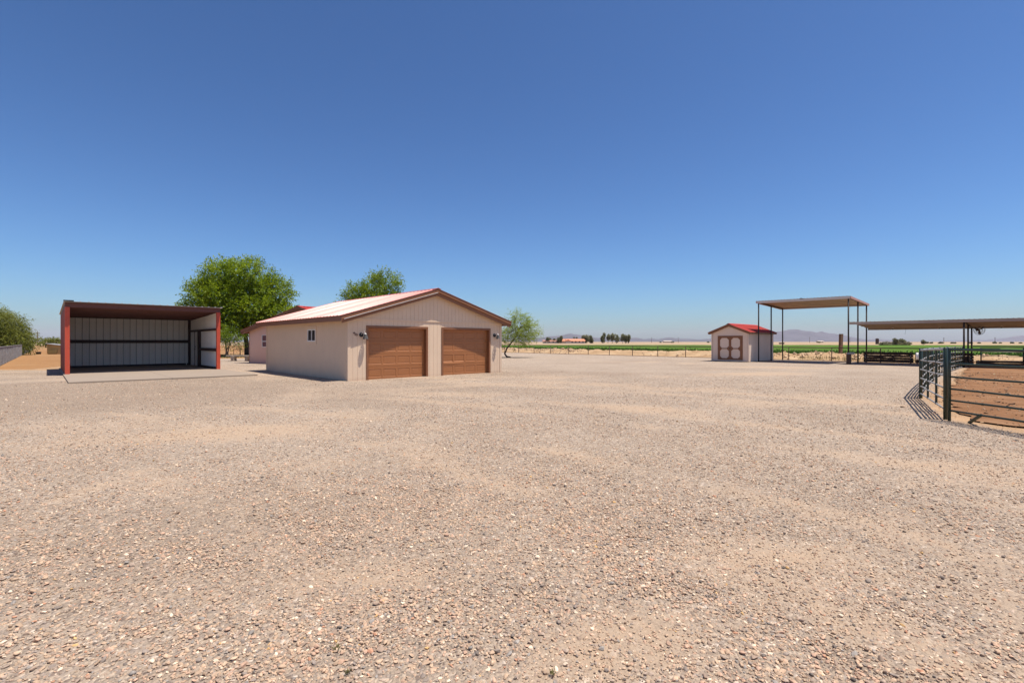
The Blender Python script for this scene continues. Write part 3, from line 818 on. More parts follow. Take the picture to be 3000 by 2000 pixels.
# ------------------------------------------------------------------ garage
def garage():
    W, L, HW, ZR = 8.20, 9.77, 2.72, 3.945
    slope = (ZR - HW) / (W / 2)
    g = empty('garage', G0, GRID, 'cream two-bay garage with brown roll-up doors and red metal roof', 'garage')
    doors = [(0.86, 3.68), (4.58, 7.38)]
    DH = 2.16
    op = [(a, b, -1, DH) for a, b in doors]
    top = lambda x: ZR - 0.10 - slope * abs(x - W / 2)
    # front wall below the belt, gable above
    wall('front_wall', g, M['cream'], (0, 0, 0), (1, 0, 0), (0, -1, 0), W, 0.0, lambda x: 2.52, op)
    wall('gable_wall', g, M['cream'], (0, -0.014, 0), (1, 0, 0), (0, -1, 0), W, 2.535, top, breaks=(W / 2,))
    MB().box(0, W, -0.030, -0.0145, 2.47, 2.534).build('belt_trim', M['cream'], g)
    wn_ = (3.18, 4.09, 1.59, 2.14)
    wall('side_wall', g, M['cream'], (0, 0, 0), (0, 1, 0), (-1, 0, 0), L, 0.0, lambda x: HW - 0.11, [wn_])
    wall('side_wall', g, M['cream'], (W, 0, 0), (0, 1, 0), (1, 0, 0), L, 0.0, lambda x: HW - 0.11)
    wall('back_wall', g, M['cream'], (0, L, 0), (1, 0, 0), (0, 1, 0), W, 0.0, top, breaks=(W / 2,))
    for x0, x1, y0, y1 in ((-0.018, 0.10, -0.020, -0.001), (-0.020, -0.001, -0.019, 0.09), (W - 0.10, W + 0.018, -0.020, -0.001), (W + 0.001, W + 0.02, -0.019, 0.09), (-0.02, -0.001, L - 0.09, L + 0.02)):
        MB().box(x0, x1, y0, y1, 0.0, HW - 0.12 if x1 > x0 + .05 or True else 0).build('corner_trim', M['cream'], g)
    gable_roof(g, W, L, ZR, slope, 0.41, 0.32, 0.28, M['red_roof'], M['brown'], M['brown'], fascia=0.21, lit_edge=M['white_trim'])
    # doors
    for di, (a, b) in enumerate(doors):
        t = 0.095
        for x0, x1, z0, z1 in ((a - t + .012, a + .012, 0, DH + t - .012), (b - .012, b + t - .012, 0, DH + t - .012), (a + .0125, b - .0125, DH - .012, DH + t - .0125)):
            MB().box(x0, x1, -0.026, 0.20, z0, z1).build('door_trim', M['brown'], g)
        x0, x1, yd = a + 0.014, b - 0.014, 0.155
        secs = 4; hz = (DH - 0.02) / secs
        dm = MB()
        st, rl = 0.075, 0.095
        cols = 4; mid = 0.085
        pw = (x1 - x0 - 2 * st - (cols - 1) * mid) / cols
        spots = []
        for s in range(secs):
            z0, z1 = 0.008 + s * hz + 0.004, 0.008 + (s + 1) * hz - 0.004
            dm.box(x0, x1, yd, yd + 0.04, z0, z0 + rl); dm.box(x0, x1, yd, yd + 0.04, z1 - rl, z1)
            xx = x0
            for c in range(cols + 1):
                w = st if c in (0, cols) else mid
                dm.box(xx, xx + w, yd + .0002, yd + 0.0402, z0 + rl + .0004, z1 - rl - .0004)
                if c < cols: spots.append((s, c, xx + w, xx + w + pw, z0 + rl, z1 - rl))
                xx += w + pw
        dm.box(x0, x1, yd + 0.05, yd + 0.07, 0.008, DH)           # backing sheet behind the section joints
        door = dm.build('garage_door', M['door_brown'], g)
        for s, c, px0, px1, pz0, pz1 in spots:
            pm = MB(); bv = 0.028; dp = 0.015
            dent = 0.0
            o_ = [(px0, yd, pz0), (px1, yd, pz0), (px1, yd, pz1), (px0, yd, pz1)]
            i1 = [(px0 + bv, yd + dp, pz0 + bv), (px1 - bv, yd + dp, pz0 + bv), (px1 - bv, yd + dp, pz1 - bv), (px0 + bv, yd + dp, pz1 - bv)]
            b2 = bv + 0.02
            i2 = [(px0 + b2, yd + dp * .35, pz0 + b2), (px1 - b2, yd + dp * .35, pz0 + b2), (px1 - b2, yd + dp * .35, pz1 - b2), (px0 + b2, yd + dp * .35, pz1 - b2)]
            if di == 1 and s == 1 and c < 2:                       # the knocked-in section
                k = 0.014 if c == 0 else 0.009
                i1 = [(p[0], p[1] + k * (1 if j < 2 else .2), p[2]) for j, p in enumerate(i1)]
                i2 = [(p[0], p[1] + k * (1.2 if j < 2 else .2), p[2] + (.02 if j < 2 else 0)) for j, p in enumerate(i2)]
            pm.add(o_ + i1 + i2, [(0,1,5,4),(1,2,6,5),(2,3,7,6),(3,0,4,7),(4,5,9,8),(5,6,10,9),(6,7,11,10),(7,4,8,11),(8,9,10,11)])
            pm.build('door_panel', M['door_brown'], door, recalc=False)
        if di == 1:
            # buckled lower edge of the second section
            bk = MB()
            n = 14; xs = [x0 + (b - a) * 0.5 * i / n for i in range(n + 1)]
            zc = 0.008 + hz + 0.02
            for i in range(n):
                def pr(i): 
                    q = max(0, math.sin(math.pi * (0.15 + 0.85 * i / n))) ** 0.7
                    return 0.016 * q
                p = []
                for k in (i, i + 1):
                    d = pr(k); p += [(xs[k], yd - 0.002, zc + 0.05), (xs[k], yd - d, zc + 0.015), (xs[k], yd - d * .8, zc - 0.03), (xs[k], yd - 0.002, zc - 0.055)]
                bk.add(p, [(0,1,5,4),(1,2,6,5),(2,3,7,6)])
            bk.build('buckled_edge', M['door_brown'], door)
    # window in the shaded side wall
    y0, y1, z0, z1 = wn_
    fr = MB()
    fr.box(-0.02, 0.05, y0, y0 + 0.05, z0, z1); fr.box(-0.02, 0.05, y1 - 0.05, y1, z0, z1)
    fr.box(-0.02, 0.05, y0 + .0502, y1 - .0502, z0, z0 + 0.05); fr.box(-0.02, 0.05, y0 + .0502, y1 - .0502, z1 - 0.05, z1)
    fr.box(-0.016, 0.04, (y0 + y1) / 2 - 0.025, (y0 + y1) / 2 + 0.025, z0 + .0502, z1 - .0502)
    w = fr.build('window', M['white_trim'], g)
    for a, b in ((y0 + .05, (y0 + y1) / 2 - .025), ((y0 + y1) / 2 + .025, y1 - .05)):
        MB().box(0.012, 0.018, a, b, z0 + .05, z1 - .05).build('pane', M['pane_dark'], w)
    cs = MB()
    cs.box(-0.016, -0.0005, y0 - 0.11, y0 - .001, z0 - 0.11, z1 + 0.13); cs.box(-0.016, -0.0005, y1 + .001, y1 + 0.11, z0 - 0.11, z1 + 0.13)
    cs.box(-0.016, -0.0005, y0, y1, z1 + .001, z1 + 0.13); cs.box(-0.016, -0.0005, y0, y1, z0 - 0.11, z0 - .001)
    cs.build('window_casing', M['cream'], g)
    # house number, stepping down to the right
    for ch, x, z in (('4', 0.245, 1.875), ('2', 0.305, 1.835), ('9', 0.372, 1.80)):
        me = text_mesh(ch, 0.15, 0.006); me.materials.clear(); me.materials.append(M['maroon'])
        share('number_digit', me, g, (x, -0.012, z), (R(90), 0, 0))
    # lamps
    for x, z in ((0.61, 1.84), (7.78, 1.88)):
        lamp = MB()
        lamp.tube([(x - .05, 0.0, z + .02), (x - .05, -0.035, z + .02)], 0.085, 20)
        bk = lamp.build('wall_lamp', M['black_metal'], g)
        arm = MB()
        pts = [(x - .05 + .10 * k, -0.03 - 0.13 * math.sin(k * math.pi * .5), z + .03 + 0.16 * math.sin(k * math.pi) + 0.0 * k) for k in [i / 10 for i in range(11)]]
        arm.tube(pts, 0.007, 8).build('lamp_arm', M['white_trim'], bk, smooth=True)
        so = MB()
        so.tube([(x + .05, -0.15, z + .05), (x - .02, -0.19, z - .15)], 0.038, 14)
        so.build('lamp_socket', M['black_metal'], bk)
        sh = MB(); n = 24
        for a, b in ((0.045, 0.115),):
            p = []
            for k in range(n):
                t = 2 * math.pi * k / n
                p.append((x + .055 + a * math.cos(t), -0.16 + a * math.sin(t), z + .055))
            for k in range(n):
                t = 2 * math.pi * k / n
                p.append((x + .06 + b * math.cos(t), -0.17 + b * math.sin(t), z - .15))
            sh.add(p, [(k, (k + 1) % n, n + (k + 1) % n, n + k) for k in range(n)])
        sh.build('lamp_shade', M['lamp_glass'], bk, smooth=True)
        MB().tube([(x + .055, -0.16, z + .056), (x + .055, -0.16, z + .085)], [0.047, 0.03], 16).build('shade_cap', M['white_trim'], bk)
    return g
garage()

# ------------------------------------------------------------------ carport (open-fronted metal shelter) on its pad
def carport():
    W, D, HF, HB = 6.30, 7.36, 3.41, 3.13
    SZ = 0.09
    sl = (HF - HB) / D
    # pad
    pad = empty('concrete_pad', S0, GRID); tag(pad, kind='structure')
    for y0, y1 in ((-6.02, -3.1), (-3.09, -0.06), (-0.05, D + 0.05)):
        for x0, x1 in ((-0.06, 3.14), (3.15, 6.42)):
            MB().box(x0, x1, y0, y1, -0.1, SZ).build('slab', M['concrete'], pad, bevel=0.008)
    c = empty('carport', S0, GRID, 'open-fronted metal shelter with red corner columns and white ribbed walls', 'carport')
    # columns
    for x in (0.0, W - 0.17):
        MB().box(x, x + 0.17, 0.0, 0.17, SZ, HF - 0.235).build('column', M['red_steel'], c)
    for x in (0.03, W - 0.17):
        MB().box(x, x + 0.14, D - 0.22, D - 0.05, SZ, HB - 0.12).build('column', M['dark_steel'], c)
    # eave beam, rear beam, purlins, roof sheets
    MB().box(0.0, W, 0.02, 0.10, HF - 0.232, HF - 0.02).build('eave_beam', M['maroon'], c)
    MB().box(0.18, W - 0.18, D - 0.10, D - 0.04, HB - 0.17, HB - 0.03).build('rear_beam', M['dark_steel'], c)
    for k in range(1, 6):
        y = k * D / 6
        z = HF - sl * y
        MB().box(0.05, W - 0.05, y - 0.03, y + 0.03, z - 0.20, z - 0.022).build('purlin', M['maroon'], c)
    for x in (0.005, W - 0.075):
        mb = MB(); mb.prism([(0.11, HF - 0.03 - sl * .11), (D - 0.11, HB - 0.03 + sl * .11), (D - 0.11, HB - 0.19), (0.11, HF - 0.22)], (x, 0, 0), (0, 1, 0), (0, 0, 1), (0.07, 0, 0))
        mb.build('side_rafter', M['maroon'], c)
    n = 7; w = (W + 0.1) / n
    ext = Vector((0, D + 0.34, -sl * (D + 0.34)))
    for i in range(n):
        mb = MB(); mb.prism(rib_profile(w - 0.001, 0.3, 0.03), (-0.05 + i * w, -0.27, HF + sl * .27), (1, 0, 0), (0, 0, 1), ext)
        mb.build('roof_sheet', M['galv'], c)
    # under-roof lining
    # back wall: broad flat pans between ribs
    npan = 20; pw = (W - 0.02) / npan
    pan = MB()
    prof = [(0, 0), (pw - 0.05, 0), (pw - 0.04, -0.03), (pw - 0.014, -0.03), (pw - 0.003, 0), (pw - 0.003, 0.012), (0, 0.012)]
    for k in (0.33, 0.62):
        pass
    pan.prism([(0, 0), (pw * .26, 0), (pw * .28, -0.006), (pw * .34, -0.006), (pw * .36, 0), (pw * .55, 0), (pw * .57, -0.006), (pw * .63, -0.006), (pw * .65, 0), (pw - 0.06, 0), (pw - 0.05, -0.032), (pw - 0.026, -0.032), (pw - 0.016, 0), (pw - 0.016, 0.012), (0, 0.012)],
              (0, 0, 0), (1, 0, 0), (0, 1, 0), (0, 0, HB - 0.05 - SZ))
    me = pan.mesh('wall_panel', M['white_panel']); me2 = me.copy(); me2.materials.clear(); me2.materials.append(M['white_panel_b'])
    for i in range(npan):
        share('wall_panel', me if i % 3 else me2, c, (0.01 + i * pw, D - 0.02, SZ + 0.002))
    MB().box(0.04, W - 0.04, D - 0.006, D + 0.02, SZ, HB - 0.04).build('wall_backing', M['dark_steel'], c)
    # side walls: ribbed sheets, white inside, red outside
    def side_sheet(x, y0, y1, inner):
        m = 8
        w = (y1 - y0) / m
        for i in range(m):
            a = y0 + i * w
            zt = HF - 0.05 - sl * (a + w)
            prof = rib_profile(w - 0.002, 0.23, 0.02, 0.003)
            mb = MB(); mb.prism(prof, (x, a, SZ + 0.002), (0, 1, 0), (inner, 0, 0), (0, 0, zt - SZ))
            mb.build('side_panel', M['white_panel'] , c)
            mb = MB(); mb.prism(rib_profile(w - 0.002, 0.23, 0.02, 0.003), (x - inner * 0.008, a, SZ + 0.002), (0, 1, 0), (-inner, 0, 0), (0, 0, zt - SZ))
            mb.build('outer_panel', M['red_panel'], c)
    side_sheet(0.0 + 0.035, 0.18, D - 0.03, 1)
    side_sheet(W - 0.035, 0.18, D - 0.03, -1)
    # girts
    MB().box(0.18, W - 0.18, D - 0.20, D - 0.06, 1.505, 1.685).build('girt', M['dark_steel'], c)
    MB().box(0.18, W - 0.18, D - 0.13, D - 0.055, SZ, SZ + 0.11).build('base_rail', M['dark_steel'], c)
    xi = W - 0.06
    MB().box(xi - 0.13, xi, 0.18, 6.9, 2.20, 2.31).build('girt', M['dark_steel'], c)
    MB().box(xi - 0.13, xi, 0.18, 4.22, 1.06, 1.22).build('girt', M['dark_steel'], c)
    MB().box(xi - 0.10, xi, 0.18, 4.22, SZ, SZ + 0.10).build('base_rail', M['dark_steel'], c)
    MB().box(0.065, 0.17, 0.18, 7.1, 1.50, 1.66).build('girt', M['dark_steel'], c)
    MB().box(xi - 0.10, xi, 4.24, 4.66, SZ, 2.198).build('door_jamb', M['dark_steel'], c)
    MB().box(xi - 0.06, xi, 5.60, 5.70, SZ, 2.198).build('door_jamb', M['maroon'], c)
    dr = MB().box(xi - 0.05, xi - 0.012, 4.68, 5.58, SZ + 0.01, 2.19).build('door', M['white_panel'], c)
    h = MB(); h.tube([(xi - .05, 5.45, 1.12), (xi - .12, 5.45, 1.12), (xi - .12, 5.33, 1.12)], 0.022, 8)
    h.build('door_handle', M['black_metal'], dr)
    MB().tube([(xi - .05, 5.45, 1.27), (xi - .09, 5.45, 1.27)], 0.035, 10).build('deadbolt', M['black_metal'], dr)
    # conduit end by the back corner
    mb = MB(); mb.tube([(W - 0.28, D - 0.22, SZ + .0), (W - 0.28, D - 0.22, SZ + .16)], 0.02, 8); mb.tube([(W - 0.28, D - 0.22, SZ + .16), (W - 0.34, D - 0.24, SZ + .2)], 0.016, 8)
    mb.build('pipe_stub', M['white_trim'], c)
    # gutter cap at the left end
    mb = MB(); mb.box(-0.06, 0.3, -0.29, -0.22, HF + .015, HF + .07); mb.build('end_cap', M['black_metal'], c)
carport()

# ------------------------------------------------------------------ house behind the garage
def house():
    h = empty('house', (-19.13, 36.1, 0), R(-27), 'rosy stucco house with brown gable rake behind the garage', 'house')
    W, L, ZR, slope = 10.9, 11.0, 3.96, 0.262
    top = lambda x: ZR - 0.10 - slope * abs(x - W / 2)
    win = (1.42, 2.35, 1.19, 2.07)
    wall('gable_wall', h, M['pink'], (0, 0, 0), (1, 0, 0), (0, -1, 0), W, 0, top, [win], breaks=(W / 2,), gap=0.004, pitch=1.22)
    wall('side_wall', h, M['pink'], (0, 0, 0), (0, 1, 0), (-1, 0, 0), L, 0, lambda x: top(0), gap=0.004, pitch=1.22)
    wall('side_wall', h, M['pink'], (W, 0, 0), (0, 1, 0), (1, 0, 0), L, 0, lambda x: top(0), gap=0.004, pitch=1.22)
    wall('back_wall', h, M['pink'], (0, L, 0), (1, 0, 0), (0, 1, 0), W, 0, top, breaks=(W / 2,), gap=0.004, pitch=1.22)
    gable_roof(h, W, L, ZR, slope, 0.5, 0.32, 0.4, M['red_roof_shed'], M['brown'], M['brown'], fascia=0.22)
    x0, x1, z0, z1 = win
    fr = MB(); zc = (z0 + z1) / 2 - .02
    fr.box(x0, x0 + .05, -.02, .05, z0, z1); fr.box(x1 - .05, x1, -.02, .05, z0, z1)
    fr.box(x0 + .0502, x1 - .0502, -.02, .05, z0, z0 + .05); fr.box(x0 + .0502, x1 - .0502, -.02, .05, z1 - .04, z1); fr.box(x0 + .0502, x1 - .0502, -.016, .04, zc - .03, zc + .03)
    w = fr.build('window', M['white_trim'], h)
    MB().box(x0 + .05, x1 - .05, .012, .02, z0 + .05, zc - .03).build('pane', M['pane_red'], w)
    MB().box(x0 + .05, x1 - .05, .006, .014, zc + .03, z1 - .04).build('pane', M['pane_red'], w)
house()

# ------------------------------------------------------------------ storage shed
def storage_shed():
    # local x = along -left-back ... gable faces local -x, so build with its own frame turned by 90 degrees
    FR = Vector((18.10, 37.95, 0))
    W, L = 2.90, 5.2
    o = grid(FR, 0, W)                                # front left corner seen from the yard
    s = empty('storage_shed', o, GRID - R(90), 'small beige shed with red roof and brown-framed double doors', 'shed')
    HW, ZR = 2.40, 2.98
    slope = (ZR - HW) / (W / 2)
    top = lambda x: ZR - 0.08 - slope * abs(x - W / 2)
    a, b = 0.52, 2.46
    dz0, dz1 = 0.20, 2.03
    wall('front_wall', s, M['shed_wall'], (0, 0, 0), (1, 0, 0), (0, -1, 0), W, 0.06, lambda x: 2.38, [(a, b, dz0, dz1)])
    wall('gable_wall', s, M['shed_wall'], (0, -0.016, 0), (1, 0, 0), (0, -1, 0), W, 2.382, top, breaks=(W / 2,))
    wall('side_wall', s, M['shed_wall'], (0, 0, 0), (0, 1, 0), (-1, 0, 0), L, 0.06, lambda x: HW - 0.09)
    wall('side_wall', s, M['shed_wall'], (W, 0, 0), (0, 1, 0), (1, 0, 0), L, 0.06, lambda x: HW - 0.09)
    wall('back_wall', s, M['shed_wall'], (0, L, 0), (1, 0, 0), (0, 1, 0), W, 0.06, top, breaks=(W / 2,))
    for x0, x1 in ((-0.012, 0.07), (W - 0.07, W + 0.012)):
        MB().box(x0, x1, -0.018, -0.001, 0.06, 2.375).build('corner_trim', M['shed_wall'], s)
    for x0 in (0.1, W / 2 - .1, W - 0.3):
        MB().box(x0, x0 + .15, 0.05, L - .05, 0.0, 0.058).build('skid', M['plank'], s)
    gable_roof(s, W, L, ZR, slope, 0.20, 0.22, 0.18, M['red_roof_shed'], M['brown'], M['brown'], fascia=0.13, deck=0.06)
    # double doors: siding leaves with brown battens and corner gussets
    mid = (a + b) / 2
    lz = dz0 + (dz1 - dz0) * 0.465
    for x0, x1 in ((a, mid), (mid, b)):
        lf = MB(); siding(lf, (x0 + .004, -0.004, 0), (1, 0, 0), (0, -1, 0), x1 - x0 - .008, dz0, lambda x: dz1, pitch=.2, gap=.016)
        lf.box(x0 + .004, x1 - .004, 0.009, 0.04, dz0, dz1)
        leaf = lf.build('door', M['shed_wall'], s)
        fw = 0.17 if x0 == a else 0.09; fw2 = 0.09 if x0 == a else 0.20
        fr = MB()
        y0, y1 = -0.036, -0.0045
        fr.box(x0, x0 + fw, y0, y1, dz0 - .03, dz1 + .02); fr.box(x1 - fw2, x1, y0, y1, dz0 - .03, dz1 + .02)
        ih, i2 = x0 + fw + .0005, x1 - fw2 - .0005
        fr.box(ih, i2, y0 + .001, y1, dz0 - .03, dz0 + .09); fr.box(ih, i2, y0 + .001, y1, dz1 - .15, dz1 + .02); fr.box(ih, i2, y0 + .001, y1, lz - .035, lz + .035)
        c = 0.16
        for zz0, zz1 in ((dz0 + .09, lz - .035), (lz + .035, dz1 - .15)):
            for xx, sx in ((ih, 1), (i2, -1)):
                for zq, sz in ((zz0, 1), (zz1, -1)):
                    fr.prism([(0, 0), (sx * c, 0), (sx * c * .72, sz * c * .28), (sx * c * .28, sz * c * .72), (0, sz * c)], (xx, y0 + .002, zq), (1, 0, 0), (0, 0, 1), (0, 0.028, 0))
        fr.build('door_frame', M['brown'], leaf)
    lt = MB().box(mid - .03, mid + .03, -0.05, -0.037, lz - .06, lz + .06).build('latch', M['black_metal'], s)
M['shed_wall'] = paint('beige_shed_paint', (0.80, 0.63, 0.50), 0.75, 0.05, 0.8)
storage_shed()

# ------------------------------------------------------------------ canopies
def canopy(name, label, y0, y1, posts_y, zf, zb, fascia_mat, end_rail=True, skip_left_posts=False, lamps=False):
    c = empty(name, K0, GRID, label, 'canopy')
    D = 5.34
    sl = (zf - zb) / D
    for y in posts_y:
        for x in (0.0, D * 0.5, D):
            z = zf - sl * x - 0.12
            MB().tube([(x, y, 0), (x, y, z)], 0.048, 10).build('post', M['post_dark'], c, smooth=True)
    ya, yb = min(y0, y1) - 0.12, max(y0, y1) + 0.12
    # rafters over each post row
    for y in posts_y:
        mb = MB(); mb.prism([(-0.02, zf - 0.055), (D + 0.02, zb - 0.055), (D + 0.02, zb - 0.12), (-0.02, zf - 0.12)], (0, y - 0.03, 0), (1, 0, 0), (0, 0, 1), (0, 0.06, 0))
        mb.build('rafter', M['post_dark'], c)
    # purlins
    MB().box(-0.10, -0.04, ya, yb, zf - 0.16, zf - 0.008).build('front_purlin', fascia_mat, c)
    for k in range(1, 6):
        x = k * D / 5 - 0.03; z = zf - sl * x
        MB().box(x, x + 0.05, ya + .02, yb - .02, z - 0.055, z - 0.010).build('purlin', M['galv_tan'], c)
    MB().box(D + 0.04, D + 0.10, ya, yb, zb - 0.15, zb - 0.008).build('rear_purlin', M['fascia_tan'], c)
    if end_rail:
        for y in (ya - 0.045, yb + 0.005):
            mb = MB(); mb.prism([(-0.11, zf + .004), (D + 0.11, zb + .004), (D + 0.11, zb - 0.15), (-0.11, zf - 0.15)], (0, y, 0), (1, 0, 0), (0, 0, 1), (0, 0.04, 0))
            mb.build('end_rail', M['pink_rail'], c)
    n = max(1, int(round((yb - ya) / 0.9))); w = (yb - ya) / n
    e = Vector((D + 0.3, 0, -sl * (D + 0.3)))
    for i in range(n):
        mb = MB(); mb.prism(rib_profile(w - .001, 0.225, 0.022, 0.004), (-0.15, ya + i * w, zf + sl * .05 + 0.006), (0, 1, 0), (0, 0, 1), e)
        mb.build('roof_sheet', M['galv_tan' if not lamps else 'galv_tan'], c)
    return c
tall = canopy('hay_canopy', 'tall open hay canopy on six pipe posts beside the shed', 0, -5.92, (0, -5.92), 4.72, 4.47, M['fascia_white'])
# a bent-up sheet corner on the front purlin
mb = MB(); mb.prism([(0, 0), (.34, .02), (.2, .09), (.1, .05)], (-0.13, -3.2, 4.70), (0, 1, 0), (0, 0, 1), (0.02, 0, 0)); mb.build('bent_flashing', M['black_metal'], tall)

low = canopy('stall_canopy', 'long low stall canopy running right from the hay canopy', -6.12, -18.9, (-11.84, -17.76), 2.92, 2.62, M['fascia_tan'], end_rail=False)

def lamp_bulb(y, nth):
    p = grid(K0, 5.0, y, 2.62)
    e = empty('hanging_lamp', p, GRID, 'small bulb holder under the stall canopy, %s from the hay canopy' % nth, 'lamp', 'bulb holders under the stall canopy')
    MB().tube([(0, 0, 0), (0, 0, -0.07)], [0.05, 0.09], 12).build('lamp_holder', M['fascia_white'], e)
    MB().tube([(0, 0, -0.07), (0, 0, -0.13), (0, 0, -0.15)], [0.04, 0.05, 0.02], 12).build('bulb', M['post_dark'], e, smooth=True)
for y, nth in ((-7.6, 'first'), (-10.2, 'second'), (-13.3, 'third')): lamp_bulb(y, nth)

def fan():
    c = grid(K0, 4.2, -12.28, 2.36)
    f = empty('barn_fan', c, GRID + R(62), 'round caged fan hanging below the stall canopy near the middle posts', 'fan')
    r = 0.33
    cg_ = MB()
    for z0, rr in ((0.10, r * .72), (0.0, r), (-0.10, r * .72)):
        pts = [(rr * math.cos(t), z0, rr * math.sin(t)) for t in [2 * math.pi * k / 28 for k in range(29)]]
        cg_.tube(pts, 0.009, 5, cap=False)
    for k in range(20):
        t = 2 * math.pi * k / 20
        cg_.tube([(.06 * math.cos(t), .13, .06 * math.sin(t)), (r * .72 * math.cos(t), .10, r * .72 * math.sin(t)), (r * math.cos(t), 0, r * math.sin(t)), (r * .72 * math.cos(t), -.10, r * .72 * math.sin(t)), (.06 * math.cos(t), -.13, .06 * math.sin(t))], 0.0035, 4)
    cg_.build('cage', M['grey_pipe'], f)
    for k in range(3):
        t = 2 * math.pi * k / 3 + .35
        bl = MB(); d = Vector((math.cos(t), 0, math.sin(t))); s = Vector((-math.sin(t), 0, math.cos(t)))
        p = []
        for u_, wv in ((.04, .05), (.14, .10), (.24, .13), (.30, .09)):
            for q in (-1, 1): p.append(tuple(d * u_ + s * (q * wv * .5 + .02) + Vector((0, q * .03, 0))))
        bl.add(p, [(0, 1, 3, 2), (2, 3, 5, 4), (4, 5, 7, 6)])
        o = bl.build('blade', M['dark_steel'], f); m = o.modifiers.new('thick', 'SOLIDIFY'); m.thickness = 0.008
    MB().tube([(0, .04, 0), (0, .24, 0)], 0.075, 14).build('motor', M['dark_steel'], f)
    MB().tube([(0, .2, .05), (-.15, .2, .22)], 0.018, 8).build('bracket', M['dark_steel'], f)
fan()
w = MB(); p = grid(K0, 4.9, -8.35, 2.6); w.tube([p, p + V(.01, 0, -.25), p + V(-.05, 0, -.5)], 0.006, 5)
tag(w.build('hanging_wire', M['post_dark']), 'thin loose wire dangling from the stall canopy edge', 'wire')

# ------------------------------------------------------------------ plank windbreaks along the stall back
def plank_wall(name, ya, yb, z_list, label, x=5.22, broken=True):
    e = empty(name, grid(K0, x, ya), GRID, label, 'plank wall')
    Ln = abs(yb - ya)
    for i, (z0, z1) in enumerate(z_list):
        mb = MB(); n = 10
        lo = [(-Ln * k / n, z0 + random.uniform(-.006, .012)) for k in range(n + 1)]; hi = [(-Ln * k / n, z1 + random.uniform(-.03 if (broken and i == 1) else -.008, .004)) for k in range(n, -1, -1)]
        mb.prism(lo + hi, (random.uniform(-.01, .01), 0, 0), (0, 1, 0), (0, 0, 1), (0.045, 0, 0))
        mb.build('plank', M['plank'], e)
    for y in (-0.12, -Ln + 0.15):
        for z0, z1 in z_list[1:3]:
            MB().tube([(-.012, y, (z0 + z1) / 2 + .02), (-.03, y, (z0 + z1) / 2 + .02)], 0.028, 10).build('bolt_plate', M['white_trim'], e)
        MB().box(-0.004, 0.05, y - .05, y + .05, 0, z_list[-1][1] + .02).build('upright', M['plank'], e)
    return e
zl = [(0.06, 0.27), (0.275, 0.44), (0.445, 0.60), (0.615, 0.80)]
plank_wall('plank_windbreak', -5.75, -8.75, zl, 'dark plank windbreak standing beneath the near end of the stall canopy')
plank_wall('plank_windbreak', -8.85, -11.95, zl, 'dark plank windbreak half hidden behind the green corral panels')
plank_wall('plank_kickboard', -12.05, -17.7, [(0.03, 0.17), (0.175, 0.31)], 'low dark kickboard along the back of the dirt pen', broken=False)

# back rail of the pen with its gate and wires
def back_fence():
    e = empty('pen_back_fence', grid(K0, 5.45, -11.9), GRID, 'dark top rail and wires along the back of the dirt pen', 'fence')
    MB().tube([(0, 0, 1.27), (0, -7, 1.27)], 0.035, 8).build('rail', M['post_dark'], e, smooth=True)
    for z in (0.42, 0.62, 0.82): MB().tube([(0.02, -2.3, z), (0.02, -7, z)], 0.006, 5).build('wire', M['rust_pipe'], e)
    for y in (-3.6, -6.2): MB().tube([(0, y, 0), (0, y, 1.24)], 0.02, 8).build('post', M['rust_pipe'], e)
    g = empty('pipe_gate', grid(K0, 5.30, -12.3), GRID, 'narrow dark pipe gate in the back of the dirt pen', 'gate')
    for y in (0, -2.0): MB().tube([(0, y, 0.05), (0, y, 1.2)], 0.05 if y else 0.035, 8).build('gate_post', M['green_pipe'], g, smooth=True)
    for z in (0.33, 0.62, 0.9, 1.18): MB().tube([(0, -.03, z), (0, -1.97, z)], 0.02, 8).build('rail', M['grey_pipe'] if z in (.9, .33) else M['green_pipe'], g, smooth=True)
back_fence()

# ------------------------------------------------------------------ corral panels
RZ = [0.229, 0.431, 0.654, 0.894, 1.15, 1.425]
def corral_panel(a, b, dza, dzb, label, mids, rail_mat, leg_mat, rr=0.019, lr=0.026, foot=False, name='corral_panel', mid_mat=None):
    d = (b - a); L = d.length; ang = math.atan2(d.y, d.x)
    e = empty(name, a, ang, label, 'corral panel', 'corral panels')
    for i, z in enumerate(RZ):
        r = rr * (1.25 if i == 5 else 1.0)
        n = 6
        pts = [(L * k / n, random.uniform(-.004, .004), z + (dza + (dzb - dza) * k / n) + (random.uniform(-.006, .006) if 0 < k < n else 0)) for k in range(n + 1)]
        MB().tube(pts, r, 10).build('rail', rail_mat, e, smooth=True)
    for x in (0.0, L):
        dz = dza if x == 0 else dzb
        MB().tube([(x, 0, 0), (x, 0, RZ[-1] + dz + 0.03), (x, 0, RZ[-1] + dz + 0.045)], [lr, lr, lr * .6], 12).build('leg', leg_mat, e, smooth=True)
    for x in mids:
        dz = dza + (dzb - dza) * x / L
        MB().box(x - lr * .9, x + lr * .9, -.02, .02, RZ[0] + dz - .02, RZ[-1] + dz).build('stay', mid_mat or leg_mat, e)
    if foot:
        MB().tube([(L * .18, 0, RZ[0]), (L * .07, 0.16, 0.03)], 0.03, 8).build('foot_brace', leg_mat, e)
    return e
corral_panel(P2, PE, 0, 0, 'dark green corral panel nearest the camera at the right edge', (), M['green_pipe'], M['green_pipe'], rr=.019, foot=True)
L_ = (P1 - P0).length
corral_panel(P0, P1, -.075, 0, 'corral panel with pale rails and dark legs at the bend of the pen', (L_ * .36, L_ * .70), M['grey_pipe'], M['green_pipe'], rr=.018, lr=.036)
nth = ['first', 'second', 'third', 'fourth', 'fifth', 'sixth']
NP = 6
